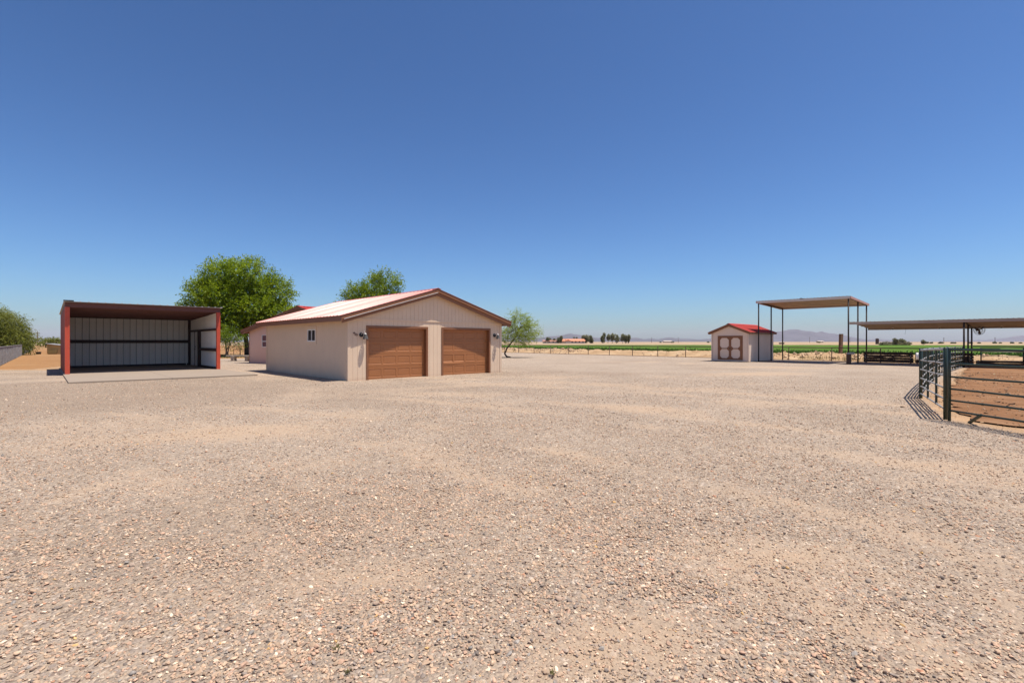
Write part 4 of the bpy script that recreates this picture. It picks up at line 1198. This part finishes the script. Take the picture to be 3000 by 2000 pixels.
for i in range(NP):
    a, b = P0.lerp(PQ, i / NP), P0.lerp(PQ, (i + 1) / NP)
    s = (PQ - P0).normalized(); nn = V(-s.y, s.x, 0)
    bow = lambda t: nn * (0.35 * math.sin(math.pi * t))
    a = a + bow(i / NP) + s * (.06 if i else .09); b = b + bow((i + 1) / NP) - s * .04
    LL = (b - a).length
    corral_panel(a, b, -.075 - .09 * i / NP, -.075 - .09 * (i + 1) / NP, '%s pale-railed corral panel going back from the pen bend to the canopy' % nth[i], (LL / 3, LL * 2 / 3), M['grey_pipe'], M['green_pipe'], rr=.018, lr=.036)
mb = MB(); mb.tube([(0, 0, 1.09), (0, 0, 1.28)], 0.032, 14); o = mb.build('pipe_sleeve', M['white_trim'], smooth=True); o.location = P0 + V(-.075, .02, 0)
tag(o, 'short white plastic sleeve fixed to the corral bend leg', 'sleeve')

# ------------------------------------------------------------------ field fence
def field_fence():
    e = empty('field_fence', F0, math.atan2(FD.y, FD.x), 'long low brown pipe fence between gravel yard and alfalfa field', 'fence')
    t = -16.1
    ZT = 1.08
    while t < 47:
        MB().tube([(t, 0, -0.05), (t, 0, ZT)], 0.036, 8).build('post', M['rust_pipe'], e, smooth=True)
        if t + 3.23 < 48.5:
            MB().tube([(t + .005, 0, ZT + .02), (t + 3.225, 0, ZT + .02)], 0.036, 8).build('rail', M['rust_pipe'], e, smooth=True)
            for z in (0.06,):
                MB().tube([(t, 0.01, z), (t + 3.23, .01, z)], 0.022, 6).build('bottom_rail', M['rust_pipe'], e)
        t += 3.23
field_fence()

mb = MB(); mb.prism([(-.14, -.09), (.14, -.09), (.14, .09), (-.14, .09)], (0, 0, 0), (1, 0, 0), (0, 1, 0), (.10, 0, 2.0))
o = mb.build('timber_post', M['post_wood']); o.location = (28.05, 42.4, 0.25); o.rotation_euler = (0, 0, R(20))
tag(o, 'thick leaning timber post standing on the dirt bank', 'post')

st = empty('hydrant_post', grid(K0, -0.28, -6.0), GRID, 'short dark timber with grey valve head beside the hay canopy post', 'hydrant')
MB().box(-.13, .13, -.12, .12, 0, .72).build('timber', M['plank'], st)
mb = MB(); mb.tube([(0, 0, .72), (0, 0, .84)], .11, 12); mb.tube([(0, -.05, .80), (.05, -.32, .78)], [.07, .09], 10); mb.build('valve_head', M['grey_pipe'], st)

# ================================================================== TREES
def tree(name, loc, trunk_pts, trunk_r, lobes, twigs, leaves, leaf_l, leaf_w, leaf_mat, bark, label, cat='tree', group=None, droop=0.0, twig_len=(0.6, 1.2), seed=0, limb_r=0.12, wind=(0, 0, 0), gap=0.0):
    r = np.random.default_rng(seed + 900); rr = random.Random(seed)
    e = empty(name, loc, 0, label, cat, group)
    tm = MB()
    n = len(trunk_pts)
    tm.tube(trunk_pts, [trunk_r * (1 - .5 * i / (n - 1)) * (1.35 if i == 0 else 1) for i in range(n)], 12)
    top = Vector(trunk_pts[-1])
    for (c, rad, wgt) in lobes:
        c = Vector(c); start = Vector(trunk_pts[-1]) if rr.random() < .6 else Vector(trunk_pts[max(1, n - 2)])
        mid = start.lerp(c, .5) + Vector((rr.uniform(-.3, .3), rr.uniform(-.3, .3), rr.uniform(-.1, .5)))
        tm.tube([start, mid, c], [limb_r, limb_r * .65, limb_r * .3], 7)
        for _ in range(4):
            q = c + Vector((rr.uniform(-1, 1) * rad[0], rr.uniform(-1, 1) * rad[1], rr.uniform(-.6, .9) * rad[2])) * .8
            tm.tube([mid.lerp(c, .6), (c + q) / 2 + Vector((0, 0, .15)), q], [limb_r * .4, limb_r * .25, limb_r * .1], 5)
    tm.build('trunk', bark, e, smooth=True)
    tot = sum(l[2] for l in lobes)
    B = []; Dd = []; Tt = []
    for li, (c, rad, wgt) in enumerate(lobes):
        k = int(twigs * wgt / tot)
        d = r.normal(size=(k, 3)); d /= np.linalg.norm(d, axis=1, keepdims=True)
        rad_ = r.uniform(0.12, 1, k) ** 0.42
        if gap:
            g = fbm(d[:, 0] * 2.3 + li * 3.1 + 5, d[:, 1] * 2.3 + d[:, 2] * 2.7 + li, 2, seed)
            keep = g > gap; d, rad_ = d[keep], rad_[keep]; k = len(d)
        p = np.array(c) + d * np.array(rad) * rad_[:, None]
        td = d * np.array([1, 1, .8]) + r.normal(0, .45, (k, 3)) + np.array([0, 0, .35 - droop]) + np.array(wind)
        td /= np.linalg.norm(td, axis=1, keepdims=True)
        tl = r.uniform(*twig_len, k)
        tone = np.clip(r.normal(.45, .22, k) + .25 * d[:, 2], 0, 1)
        for j in range(leaves):
            f = (j + .5) / leaves
            bp = p + td * (tl * f)[:, None] + np.array([0, 0, -droop * .5 * f * f]) * tl[:, None] + r.normal(0, .05, (k, 3)) * tl[:, None]
            sd = np.cross(td, r.normal(size=(k, 3))); sd /= (np.linalg.norm(sd, axis=1, keepdims=True) + 1e-9)
            ld = td * .75 + sd * .8 + np.array([0, 0, -.25 - droop * .4]) + np.array(wind) * .5
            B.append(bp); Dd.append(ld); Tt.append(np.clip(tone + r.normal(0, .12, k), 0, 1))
    B = np.concatenate(B); Dd = np.concatenate(Dd); Tt = np.concatenate(Tt); m = len(B)
    upv = r.normal(size=(m, 3)) + np.array([0, 0, 1.2])
    me = leaf_mesh('crown', B, Dd, upv, leaf_l * r.uniform(.7, 1.3, m), leaf_w * r.uniform(.7, 1.3, m), leaf_mat, Tt)
    o = bpy.data.objects.new('crown', me); col.objects.link(o); o.parent = e
    return e

# big shade tree left of the garage
big = [((-1.6, 0, 8.6), (2.3, 2.6, 1.9), 1.1), ((1.3, -.6, 8.7), (2.6, 2.6, 1.9), 1.15), ((3.6, .2, 7.0), (2.0, 2.3, 1.6), .9), ((-3.9, .2, 6.7), (2.2, 2.4, 1.6), .95),
       ((-.8, -1.6, 6.4), (2.6, 2.2, 1.5), 1.0), ((2.2, -1.6, 5.1), (2.4, 2.0, 1.3), .9), ((4.3, -.4, 4.6), (1.9, 1.9, 1.2), .65), ((-1.2, -1.8, 4.4), (2.4, 1.9, 1.25), .9), ((-4.6, 0, 4.7), (2.2, 2.0, 1.1), .65), ((.2, 1.5, 7.0), (3.2, 2.4, 2.0), .7), ((-2.6, -1.2, 3.1), (1.9, 1.6, .9), .5), ((1.0, -1.8, 3.4), (1.7, 1.5, .8), .45)]
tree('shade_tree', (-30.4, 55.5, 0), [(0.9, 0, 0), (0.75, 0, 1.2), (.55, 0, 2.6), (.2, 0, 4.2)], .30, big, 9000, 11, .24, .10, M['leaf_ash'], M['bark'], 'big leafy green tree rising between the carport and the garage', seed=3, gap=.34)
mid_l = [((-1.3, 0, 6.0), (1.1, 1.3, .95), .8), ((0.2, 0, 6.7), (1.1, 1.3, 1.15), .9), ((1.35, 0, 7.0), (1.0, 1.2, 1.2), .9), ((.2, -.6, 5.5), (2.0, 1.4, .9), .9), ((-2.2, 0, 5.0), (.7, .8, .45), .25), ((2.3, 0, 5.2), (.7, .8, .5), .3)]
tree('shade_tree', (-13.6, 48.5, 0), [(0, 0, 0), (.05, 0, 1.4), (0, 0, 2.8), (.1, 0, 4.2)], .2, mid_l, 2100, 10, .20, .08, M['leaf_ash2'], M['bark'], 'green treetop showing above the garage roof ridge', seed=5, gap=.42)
sap = [((0, 0, 2.3), (1.0, .9, .7), 1), ((-.7, 0, 2.0), (.7, .6, .45), .6), ((.8, 0, 1.9), (.8, .6, .4), .6), ((1.0, 0, 1.1), (.35, .3, .2), .12)]
e_ = tree('young_tree', (-29.6, 51.5, 0), [(0, 0, 0), (-.05, 0, .7), (-.12, 0, 1.5)], .10, sap, 520, 9, .16, .06, M['leaf_ash2'], M['bark_light'], 'young forked tree in the shade under the big tree', seed=8, limb_r=.06)
MB().tube([(.05, 0, 0), (.18, 0, .8), (.32, 0, 1.7)], [.07, .055, .04], 8).build('stem', M['bark_light'], e_, smooth=True)
mesq = [((0, 0, 4.3), (2.5, 2.4, 1.4), 1.0), ((2.4, 0, 3.6), (2.0, 2.0, 1.4), .9), ((-2.8, 0, 4.0), (2.3, 2.2, 1.4), .9), ((1.2, -1, 2.7), (2.2, 1.8, 1.1), .8), ((3.6, 0, 2.2), (1.7, 1.6, .9), .6), ((-1.5, -1, 2.6), (2.3, 1.8, 1.0), .7), ((4.6, 0, 1.5), (1.1, 1.1, .6), .3)]
tree('mesquite_tree', (-63.0, 58.8, 0), [(-.6, 0, 0), (-.5, 0, .8), (-.2, 0, 1.6), (.2, 0, 2.4)], .25, mesq, 5600, 12, .22, .065, M['leaf_mesquite'], M['bark'], 'olive mesquite tree behind the grey fence at the left edge', seed=12, droop=.55, twig_len=(.7, 1.5), gap=.28)
palo = [((1.4, 0, 3.4), (.85, .8, .7), 1.0), ((2.0, 0, 2.45), (1.1, 1.0, .6), 1.0), ((.2, 0, 2.3), (1.3, 1.0, .6), 1.0), ((-.7, 0, 2.0), (.9, .8, .5), .7), ((2.5, 0, 2.9), (.6, .6, .45), .45), ((1.3, 0, 1.9), (1.1, .9, .4), .7), ((1.0, 0, 4.0), (.8, .7, .5), .35)]
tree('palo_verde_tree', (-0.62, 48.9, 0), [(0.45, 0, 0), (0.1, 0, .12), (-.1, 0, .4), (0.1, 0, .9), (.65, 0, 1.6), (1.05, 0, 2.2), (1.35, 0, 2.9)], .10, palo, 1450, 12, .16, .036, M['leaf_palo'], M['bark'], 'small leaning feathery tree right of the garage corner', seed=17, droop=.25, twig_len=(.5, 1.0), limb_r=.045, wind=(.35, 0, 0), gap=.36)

# lower stub of the leaning tree
# shrubs far left
def bush(name, x, y, rx, rz, n, mat, label, seed, group=None, trunk=False, cat='bush', zc=None, leaf=(.35, .16), trunk_h=1.0):
    r = random.Random(seed); lobes = []
    zc = zc if zc is not None else rz
    for k in range(4):
        lobes.append(((r.uniform(-.5, .5) * rx, r.uniform(-.3, .3) * rx, zc + r.uniform(-.35, .35) * rz), (rx * .6, rx * .6, rz * .6), 1))
    th = max(.3, zc - rz * .5)
    return tree(name, (x, y, 0), [(0, 0, 0), (.05, 0, th * .5), (0, 0, th)], max(.08, rx * .05), lobes, n, 7, leaf[0], leaf[1], mat, M['bark'], label, cat, group, twig_len=(rx * .2, rx * .4), seed=seed, limb_r=.06, gap=.3)
bush('desert_tree', -125, 133, 2.0, 1.4, 160, M['leaf_mesquite'], 'small round desert tree far left, nearest the utility pole', 31, 'far desert trees on the left', cat='tree', zc=1.7)
bush('desert_tree', -121, 131, 1.7, 1.2, 140, M['leaf_mesquite'], 'small round desert tree far left beside the carport', 32, 'far desert trees on the left', cat='tree', zc=1.5)
bush('desert_tree', -138, 150, 1.8, 1.0, 120, M['leaf_far'], 'dim low desert tree farthest down the left dirt lane', 33, 'far desert trees on the left', cat='tree', zc=1.2)

# far farm: houses, palms, eucalyptus (about half a kilometre away)
def far_house(x, y, w, d, h, rh, label, roof, rz=0.0, wing=None):
    e = empty('far_house', (x, y, 0), rz, label, 'house')
    MB().box(-w / 2, w / 2, -d / 2, d / 2, 0, h).build('wall', M['far_wall'], e)
    mb = MB(); o = .6
    mb.prism([(-d / 2 - o, h - .05), (0, h + rh), (d / 2 + o, h - .05), (d / 2 + o, h - .25), (-d / 2 - o, h - .25)], (-w / 2 - o, 0, 0), (0, 1, 0), (0, 0, 1), (w + 2 * o, 0, 0))
    mb.build('roof', roof, e)
    k = int(w // 3.2)
    for i in range(k):
        xx = -w / 2 + (i + .5) * w / k
        MB().box(xx - .6, xx + .6, -d / 2 - .06, -d / 2 + .04, .9, 2.1).build('window', M['pane_dark'], e)
    if wing:
        wx, ww, wd, wh = wing
        MB().box(wx - ww / 2, wx + ww / 2, -d / 2 - wd, -d / 2 + .02, 0, h - .04).build('wing_wall', M['far_wall'], e)
        mb = MB(); mb.prism([(wx - ww / 2 - .5, h - .06), (wx, h + wh), (wx + ww / 2 + .5, h - .06), (wx + ww / 2 + .5, h - .26), (wx - ww / 2 - .5, h - .26)], (0, -d / 2 - wd - .4, 0), (1, 0, 0), (0, 0, 1), (0, wd + d / 2 + .3, 0))
        mb.build('wing_roof', roof, e)
    return e
DF = 480.0
def fx(px): return (px - 1500) / 1454.0 * DF
far_house(fx(1614), DF, 15.5, 6, 2.3, .9, 'long low far house with dull reddish roof left of the orange roofs', M['far_roof'])
far_house(fx(1683), DF - 6, 17.0, 8, 2.4, 1.9, 'far white house with wide orange tile roof across the field', M['orange_tile'], wing=(-7.5, 5, 3, 1.2))
far_house(fx(1652), DF + 8, 9.0, 7, 2.5, 1.8, 'smaller orange-roofed far house touching the wide one', M['orange_tile'])
def far_tree(px, h, rx, seed, label, dist=DF, mat='leaf_euc', base=.45, group='far eucalyptus trees across the field', n=220, name='eucalyptus_tree'):
    x = (px - 1500) / 1454.0 * dist; r = random.Random(seed)
    lobes = []
    k = 5
    for i in range(k):
        f = i / (k - 1)
        z = h * (base + (1 - base - .1) * f); rr_ = rx * (0.75 + .4 * math.sin(math.pi * (f * .8 + .1)))
        lobes.append(((r.uniform(-.35, .35) * rx, r.uniform(-.3, .3) * rx, z), (rr_ * .62, rr_ * .62, h * .12), 1))
    tree(name, (x, dist + r.uniform(-6, 6), 0), [(0, 0, 0), (r.uniform(-.2, .2), 0, h * .2), (r.uniform(-.3, .3), 0, h * .45)], h * .022, lobes, n, 6, .85 * dist / 480, .45 * dist / 480, M[mat], M['bark'], label, 'tree', group, twig_len=(.5 * dist / 480, 1.1 * dist / 480), seed=seed, limb_r=h * .012, gap=.34)
for i, (px, h, rx, b) in enumerate([(1762, 6.8, .9, .3), (1769, 9.9, 1.2, .25), (1779, 8.2, 1.8, .5), (1791, 8.6, 2.0, .45), (1808, 8.2, 3.2, .3), (1826, 8.6, 2.0, .4), (1834, 7.4, 1.6, .3), (1843, 7.7, 1.5, .3)]):
    far_tree(px, h, rx, 50 + i, '%s from left in the tall far eucalyptus row' % ['first', 'second', 'third', 'fourth', 'fifth', 'sixth', 'seventh', 'last'][i] + ' across the field', base=b, n=260)
for i, (px, h, rx, m, lab) in enumerate([(1708, 7.2, 1.8, 'leaf_euc', 'dark far tree just behind the right end of the orange roof'), (1717, 7.4, 2.2, 'leaf_euc', 'second dark far tree right of the orange roof'), (1718, 4.8, 3.0, 'leaf_sage', 'pale round far bush in front of the orange roof end'), (1731, 7.5, 2.2, 'leaf_euc', 'loose far tree standing alone right of the orange roofs'), (1735, 3.4, 1.8, 'leaf_sage', 'low pale bush at the foot of the lone far tree'),
                                        (1604, 5.2, 1.6, 'leaf_far', 'round far tree behind the long low far house'), (1613, 4.0, 1.2, 'leaf_far', 'small far tree above the middle of the long low house'), (1624, 4.0, 1.0, 'leaf_far', 'smallest far tree above the long low house'), (1635, 4.8, 1.2, 'leaf_far', 'dark far tree at the right end of the long low house'), (1642.5, 6.6, 1.3, 'leaf_far', 'taller far tree between the low house and orange roofs')]):
    far_tree(px, h, rx, 70 + i, lab, mat=m, base=.35, n=200, group=None, name='far_tree')
def palm(px, h, label):
    e = empty('palm_tree', (fx(px), DF + 14, 0), 0, label, 'palm tree', 'far palms behind the orange roof')
    MB().tube([(0, 0, 0), (.05, 0, h * .5), (0, 0, h)], [.3, .22, .2], 8).build('trunk', M['bark_light'], e, smooth=True)
    n = 260; r = np.random.default_rng(int(px))
    d = r.normal(size=(n, 3)); d /= np.linalg.norm(d, axis=1, keepdims=True); d[:, 2] = d[:, 2] * .7 + .1
    me = leaf_mesh('crown', np.tile([[0, 0, h]], (n, 1)), d, r.normal(size=(n, 3)), r.uniform(.9, 1.5, n), r.uniform(.12, .22, n), M['leaf_euc'], r.uniform(0, 1, n))
    o = bpy.data.objects.new('crown', me); col.objects.link(o); o.parent = e
palm(1687, 5.6, 'left of two far palms above the orange roof'); palm(1695, 5.5, 'right of two far palms above the orange roof')

# clump at the far edge of the field on the right
for i, (px, h, rx, lab) in enumerate([(2598, 2.75, 1.25, 'first dark round tree in the pale far clump from the left'), (2625, 2.45, 1.2, 'second dark round tree in the pale far clump'), (2650, 2.6, .8, 'narrow upright tree in the pale far clump'), (2668, 2.3, 1.05, 'fourth dark round tree in the pale far clump'), (2681, 2.0, .7, 'last small dark tree in the pale far clump')]):
    far_tree(px, h, rx, 100 + i, lab, dist=232, mat='leaf_far', base=.45, n=190, group='dark trees in the far clump', name='far_tree')
for i, (px, rx, hh) in enumerate([(2588, 2.2, .45), (2606, 2.6, .55), (2628, 2.6, .55), (2648, 2.4, .5), (2668, 2.4, .6), (2684, 1.9, .6)]):
    bush('sage_bush', (px - 1500) / 1454 * 226, 226 + i, rx, hh, 300, M['leaf_sage'], '%s pale sage bush from left in the clump beyond the field' % (nth[i]), 130 + i, 'pale bushes in the far clump', leaf=(.35, .18))
for i, (px, d, rx) in enumerate([(2716, 420, 2.2), (2728, 420, 1.6), (2757, 400, 1.9), (2790, 430, 1.6), (2797, 440, 1.3), (2845, 420, 1.7), (2868, 430, 1.4), (2913, 420, 2.2), (2930, 440, 1.3), (2966, 430, 1.8), (2990, 430, 1.2), (1970, 700, 3.0), (1935, 720, 2.0), (2075, 700, 2.4), (2398, 650, 3.0)]):
    bush('horizon_bush', (px - 1500) / 1454 * d, d, rx * .7, rx * .3, 60, M['leaf_far'], '%s tiny dark bush on the horizon, counted from the left end' % ['fifth', 'sixth', 'seventh', 'eighth', 'ninth', 'tenth', 'eleventh', 'twelfth', 'thirteenth', 'fourteenth', 'fifteenth', 'second', 'first', 'third', 'fourth'][i], 160 + i, 'bushes along the horizon', leaf=(.7, .4))

# utility poles
for i, (px, ytop, d, lab) in enumerate([(2765, 989, 520, 'thin far utility pole above the green corral panels'), (2915, 988, 520, 'thin far utility pole at right below the canopy'), (2962, 1000, 520, 'short far utility pole near the right mountain'), (2372, 987, 700, 'thin far utility pole before the large mountain'), (2490, 990, 700, 'thin far utility pole between the hay canopy posts'), (1909, 988, 700, 'thin far pole over the low mountain range, left one'), (1987, 988, 700, 'thin far pole over the low mountain range, right one'), (110, 972, 190, 'wooden utility pole above the far left trees')]):
    x = (px - 1500) / 1454 * d; h = CAM_H + (1001 - ytop) / 1454 * d
    e = empty('utility_pole', (x, d, 0), 0, lab, 'pole', 'far utility poles')
    MB().tube([(0, 0, 0), (0, 0, h)], [.22, .15] if d > 300 else [.16, .11], 8).build('pole', M['post_wood'], e)
    MB().box(-.9, .9, -.06, .06, h - .7, h - .55).build('crossarm', M['post_wood'], e)
# distant stub tank and far barns
for i, (px, d, w, lab) in enumerate([(2570, 300, .9, 'small dark tank standing beyond the field')]):
    o = MB().tube([(0, 0, 0), (0, 0, 3.4), (0, 0, 3.7)], [w, w, w * .3], 14).build('water_tank', M['dark_steel']); o.location = ((px - 1500) / 1454 * d, d, 0); tag(o, lab, 'tank')
o = empty('flatbed_trailer', ((2290 - 1500) / 1454 * 330, 330, 0), 0, 'tiny dark flatbed trailer beyond the field left of the mountain', 'trailer')
MB().box(-1.4, 1.4, -1, 1, .7, .95).build('bed', M['dark_steel'], o); MB().tube([(-.9, -1, .4), (-.9, 1, .4)], .4, 14).build('wheel', M['black_metal'], o); MB().tube([(.9, -1, .4), (.9, 1, .4)], .4, 14).build('wheel', M['black_metal'], o)
far_house((1955 - 1500) / 1454 * 900, 900, 14, 8, 2.4, 1.0, 'tiny pale far building under the low mountain range', M['far_wall'])
far_house((2402 - 1500) / 1454 * 900, 900, 9, 7, 2.2, 1.0, 'tiny pale far building below the large mountain', M['far_wall'])

# ================================================================== LEFT LANE
def lane_fence():
    a = V(-32.9, 31.9, 0); d = V(-.68, .73, 0).normalized(); L = 82.0
    e = empty('lane_fence', a, math.atan2(d.y, d.x), 'long grey cloth-covered fence along the left dirt lane', 'fence')
    t = -14.0; k = 0
    while t < L - 1:
        MB().tube([(t, .04, 0), (t, .04, 1.26)], 0.03, 8).build('post', M['grey_pipe'], e)
        mb = MB(); n = 8; w = 3.0
        lo = [(t + .03 + (w - .06) * i / n, .03 + random.uniform(-.012, .012)) for i in range(n + 1)]
        p = []
        for z0 in (0.04, .32, .62, .92, 1.22):
            for i in range(n + 1): p.append((t + .03 + (w - .06) * i / n, .04 + .02 * math.sin(i * 1.7 + z0 * 9 + k), z0 + random.uniform(-.006, .006)))
        f = [(r * (n + 1) + i, r * (n + 1) + i + 1, (r + 1) * (n + 1) + i + 1, (r + 1) * (n + 1) + i) for r in range(4) for i in range(n)]
        mb.add(p, f); o = mb.build('panel', M['grey_mesh'], e); m = o.modifiers.new('thick', 'SOLIDIFY'); m.thickness = .01
        MB().tube([(t, .02, 1.24), (t + 3, .02, 1.24)], .02, 6).build('rail', M['grey_pipe'], e)
        t += 3.0; k += 1
    MB().box(L - .1, L + .12, -.1, .1, 0, 1.5).build('end_post', M['post_wood'], e)
lane_fence()

def coop():
    c = empty('coop', (-57.9, 63.5, 0), R(12), 'small tan plywood coop with sloping grey roof down the lane', 'coop')
    mb = MB(); mb.prism([(-1.0, 0), (1.0, 0), (1.0, 1.0), (-1.0, 1.28)], (0, -.6, 0), (1, 0, 0), (0, 0, 1), (0, 1.3, 0)); mb.build('body', M['tan_wood'], c)
    mb = MB(); mb.prism([(-1.12, 1.30), (1.14, 1.0), (1.14, 1.06), (-1.12, 1.37)], (0, -.75, 0), (1, 0, 0), (0, 0, 1), (0, 1.6, 0)); mb.build('roof', M['grey_shingle'], c)
    mb = MB(); mb.prism([(-.78, .12), (.12, .12), (.22, .62), (-.72, .58)], (0, -.62, 0), (1, 0, 0), (0, 0, 1), (0, -.18, 0)); mb.build('nest_hatch', paint('olive_hatch', (.25, .185, .08), .8), c)
    mb = MB(); mb.box(.86, .93, -.66, -.602, 0, .95).build('corner_batten', M['white_trim'], c)
coop()
o = MB().tube([(0, 0, 0), (0, 0, .02), (0, 0, .3)], [.2, .24, .28], 14).build('rubber_tub', M['black_metal']); o.location = (-60.3, 63.2, 0)
tag(o, 'small black tub on the dirt beside the tan coop', 'tub')

# bench, pipe rail and back fence seen between the carport and the house
def bench():
    b = empty('stone_bench', (-22.0, 39.9, 0), R(-12), 'curved stone bench by the left corner of the rosy house', 'bench')
    n = 14; top = []; 
    for k in range(n + 1):
        x = -1.05 + 2.4 * k / n; top.append((x, .12 * math.cos((x + .2) * 1.1)))
    mb = MB()
    out = [(x, y - .22) for x, y in top] + [(x, y + .22) for x, y in reversed(top)]
    mb.prism(out, (0, 0, .40), (1, 0, 0), (0, 1, 0), (0, 0, .09)); mb.build('seat', M['stone'], b, bevel=.015)
    for x in (-.45, .85):
        mb = MB(); mb.prism([(-.16, 0), (.16, 0), (.13, .2), (.17, .398), (-.17, .398), (-.13, .2)], (x, -.15, 0), (1, 0, 0), (0, 0, 1), (0, .34, 0)); mb.build('pedestal', M['stone'], b, bevel=.01)
bench()
e = empty('pipe_rack', (-31.2, 56.5, 0), 0, 'small dark pipe rack next to the big tree trunk', 'rack')
for x in (-.48, .25): MB().tube([(x, 0, 0), (x, 0, .72)], .03 if x < 0 else .05, 8).build('leg', M['post_dark'], e)
MB().tube([(-.55, 0, .72), (.55, 0, .72)], .03, 8).build('crossbar', M['post_dark'], e)
e = empty('wire_fence', (-60, 74, 0), 0, 'thin wire fence across the dry field behind the big tree', 'fence')
for k in range(14):
    MB().tube([(k * 4, 0, 0), (k * 4, 0, 1.35)], .025, 6).build('post', M['rust_pipe'], e)
for z in (.35, .8, 1.25): MB().tube([(0, 0, z), (52, 0, z)], .012, 5).build('wire', M['rust_pipe'], e)

# thin grass in the tree's shade
n = 9000
x = rng.uniform(-40, -21, n); y = rng.uniform(47.5, 60, n)
keep = fbm(x * .5, y * .5, 3, 120) > .42; x, y = x[keep], y[keep]; n = len(x)
me = leaf_mesh('grass', np.stack([x, y, np.zeros(n)], 1), np.stack([rng.normal(0, .4, n), rng.normal(0, .4, n), np.ones(n)], 1), rng.normal(size=(n, 3)), rng.uniform(.08, .2, n), rng.uniform(.03, .06, n), M['leaf_grass'], rng.uniform(0, .7, n))
o = bpy.data.objects.new('grass', me); col.objects.link(o); tag(o, 'thin grass growing in the shade under the big tree', 'grass', kind='stuff')
# dry weeds at the foot of the bank
n = 600
t = rng.uniform(36, 46, n); w_ = rng.normal(1.2, .6, n)
me = leaf_mesh('dry_weeds', np.stack([F0.x + FD.x * t + FN.x * w_, F0.y + FD.y * t + FN.y * w_, np.full(n, .05)], 1), np.stack([rng.normal(0, .3, n), rng.normal(0, .3, n), np.ones(n)], 1), rng.normal(size=(n, 3)), rng.uniform(.2, .5, n), rng.uniform(.02, .04, n), M['leaf_grass'], rng.uniform(.6, 1, n))
o = bpy.data.objects.new('dry_weeds', me); col.objects.link(o); tag(o, 'dry yellow weeds at the foot of the dirt bank', 'weeds', kind='stuff')

# small things on the gravel
for i, (px, py, s, lab) in enumerate([(2647, 1196, .10, 'dark brown dung lump on gravel left of the corral shadow'), (2603, 1152, .06, 'small dung lump on gravel above the larger lump')]):
    Y = 1454 * CAM_H / (py - 1001); X = (px - 1500) / 1454 * Y
    me = stone_shape(500 + i); me.materials.append(M['manure'])
    o = share('dung_lump', me, None, (X, Y, .03), (.1, .2, i), (s * 1.5, s, s * .55)); tag(o, lab, 'dung')
for i, (px, py, lab) in enumerate([(985, 1918, 'tiny green weed in the gravel at lower left of centre'), (1018, 1990, 'tiny green weed at the bottom edge left of centre'), (1616, 1992, 'tiny green weed at the bottom edge right of centre')]):
    Y = 1454 * CAM_H / (py - 1001); X = (px - 1500) / 1454 * Y; n = 22; r = np.random.default_rng(i)
    d = np.stack([r.normal(0, .7, n), r.normal(0, .7, n), np.ones(n)], 1)
    me = leaf_mesh('weed', np.stack([r.normal(0, .008, n), r.normal(0, .008, n), np.zeros(n)], 1), d, r.normal(size=(n, 3)), r.uniform(.012, .028, n), r.uniform(.004, .008, n), M['leaf_grass'], r.uniform(.2, 1, n))
    o = bpy.data.objects.new('weed', me); col.objects.link(o); o.location = (X, Y, .03); tag(o, lab, 'weed', 'tiny weeds in the gravel')

# ------------------------------------------------------------------ air
hz = MB().box(-15600, 15600, -1600, 15900, -4, 325).build('haze', None)
hm = bpy.data.materials.new('haze_air'); hm.use_nodes = True; hm.node_tree.nodes.clear()
pv = hm.node_tree.nodes.new('ShaderNodeVolumePrincipled'); pv.inputs['Color'].default_value = (0.98, 0.90, 1.0, 1); pv.inputs['Density'].default_value = 3.7e-5
ho = hm.node_tree.nodes.new('ShaderNodeOutputMaterial'); hm.node_tree.links.new(pv.outputs[0], ho.inputs['Volume'])
hz.data.materials.append(hm); tag(hz, kind='stuff')
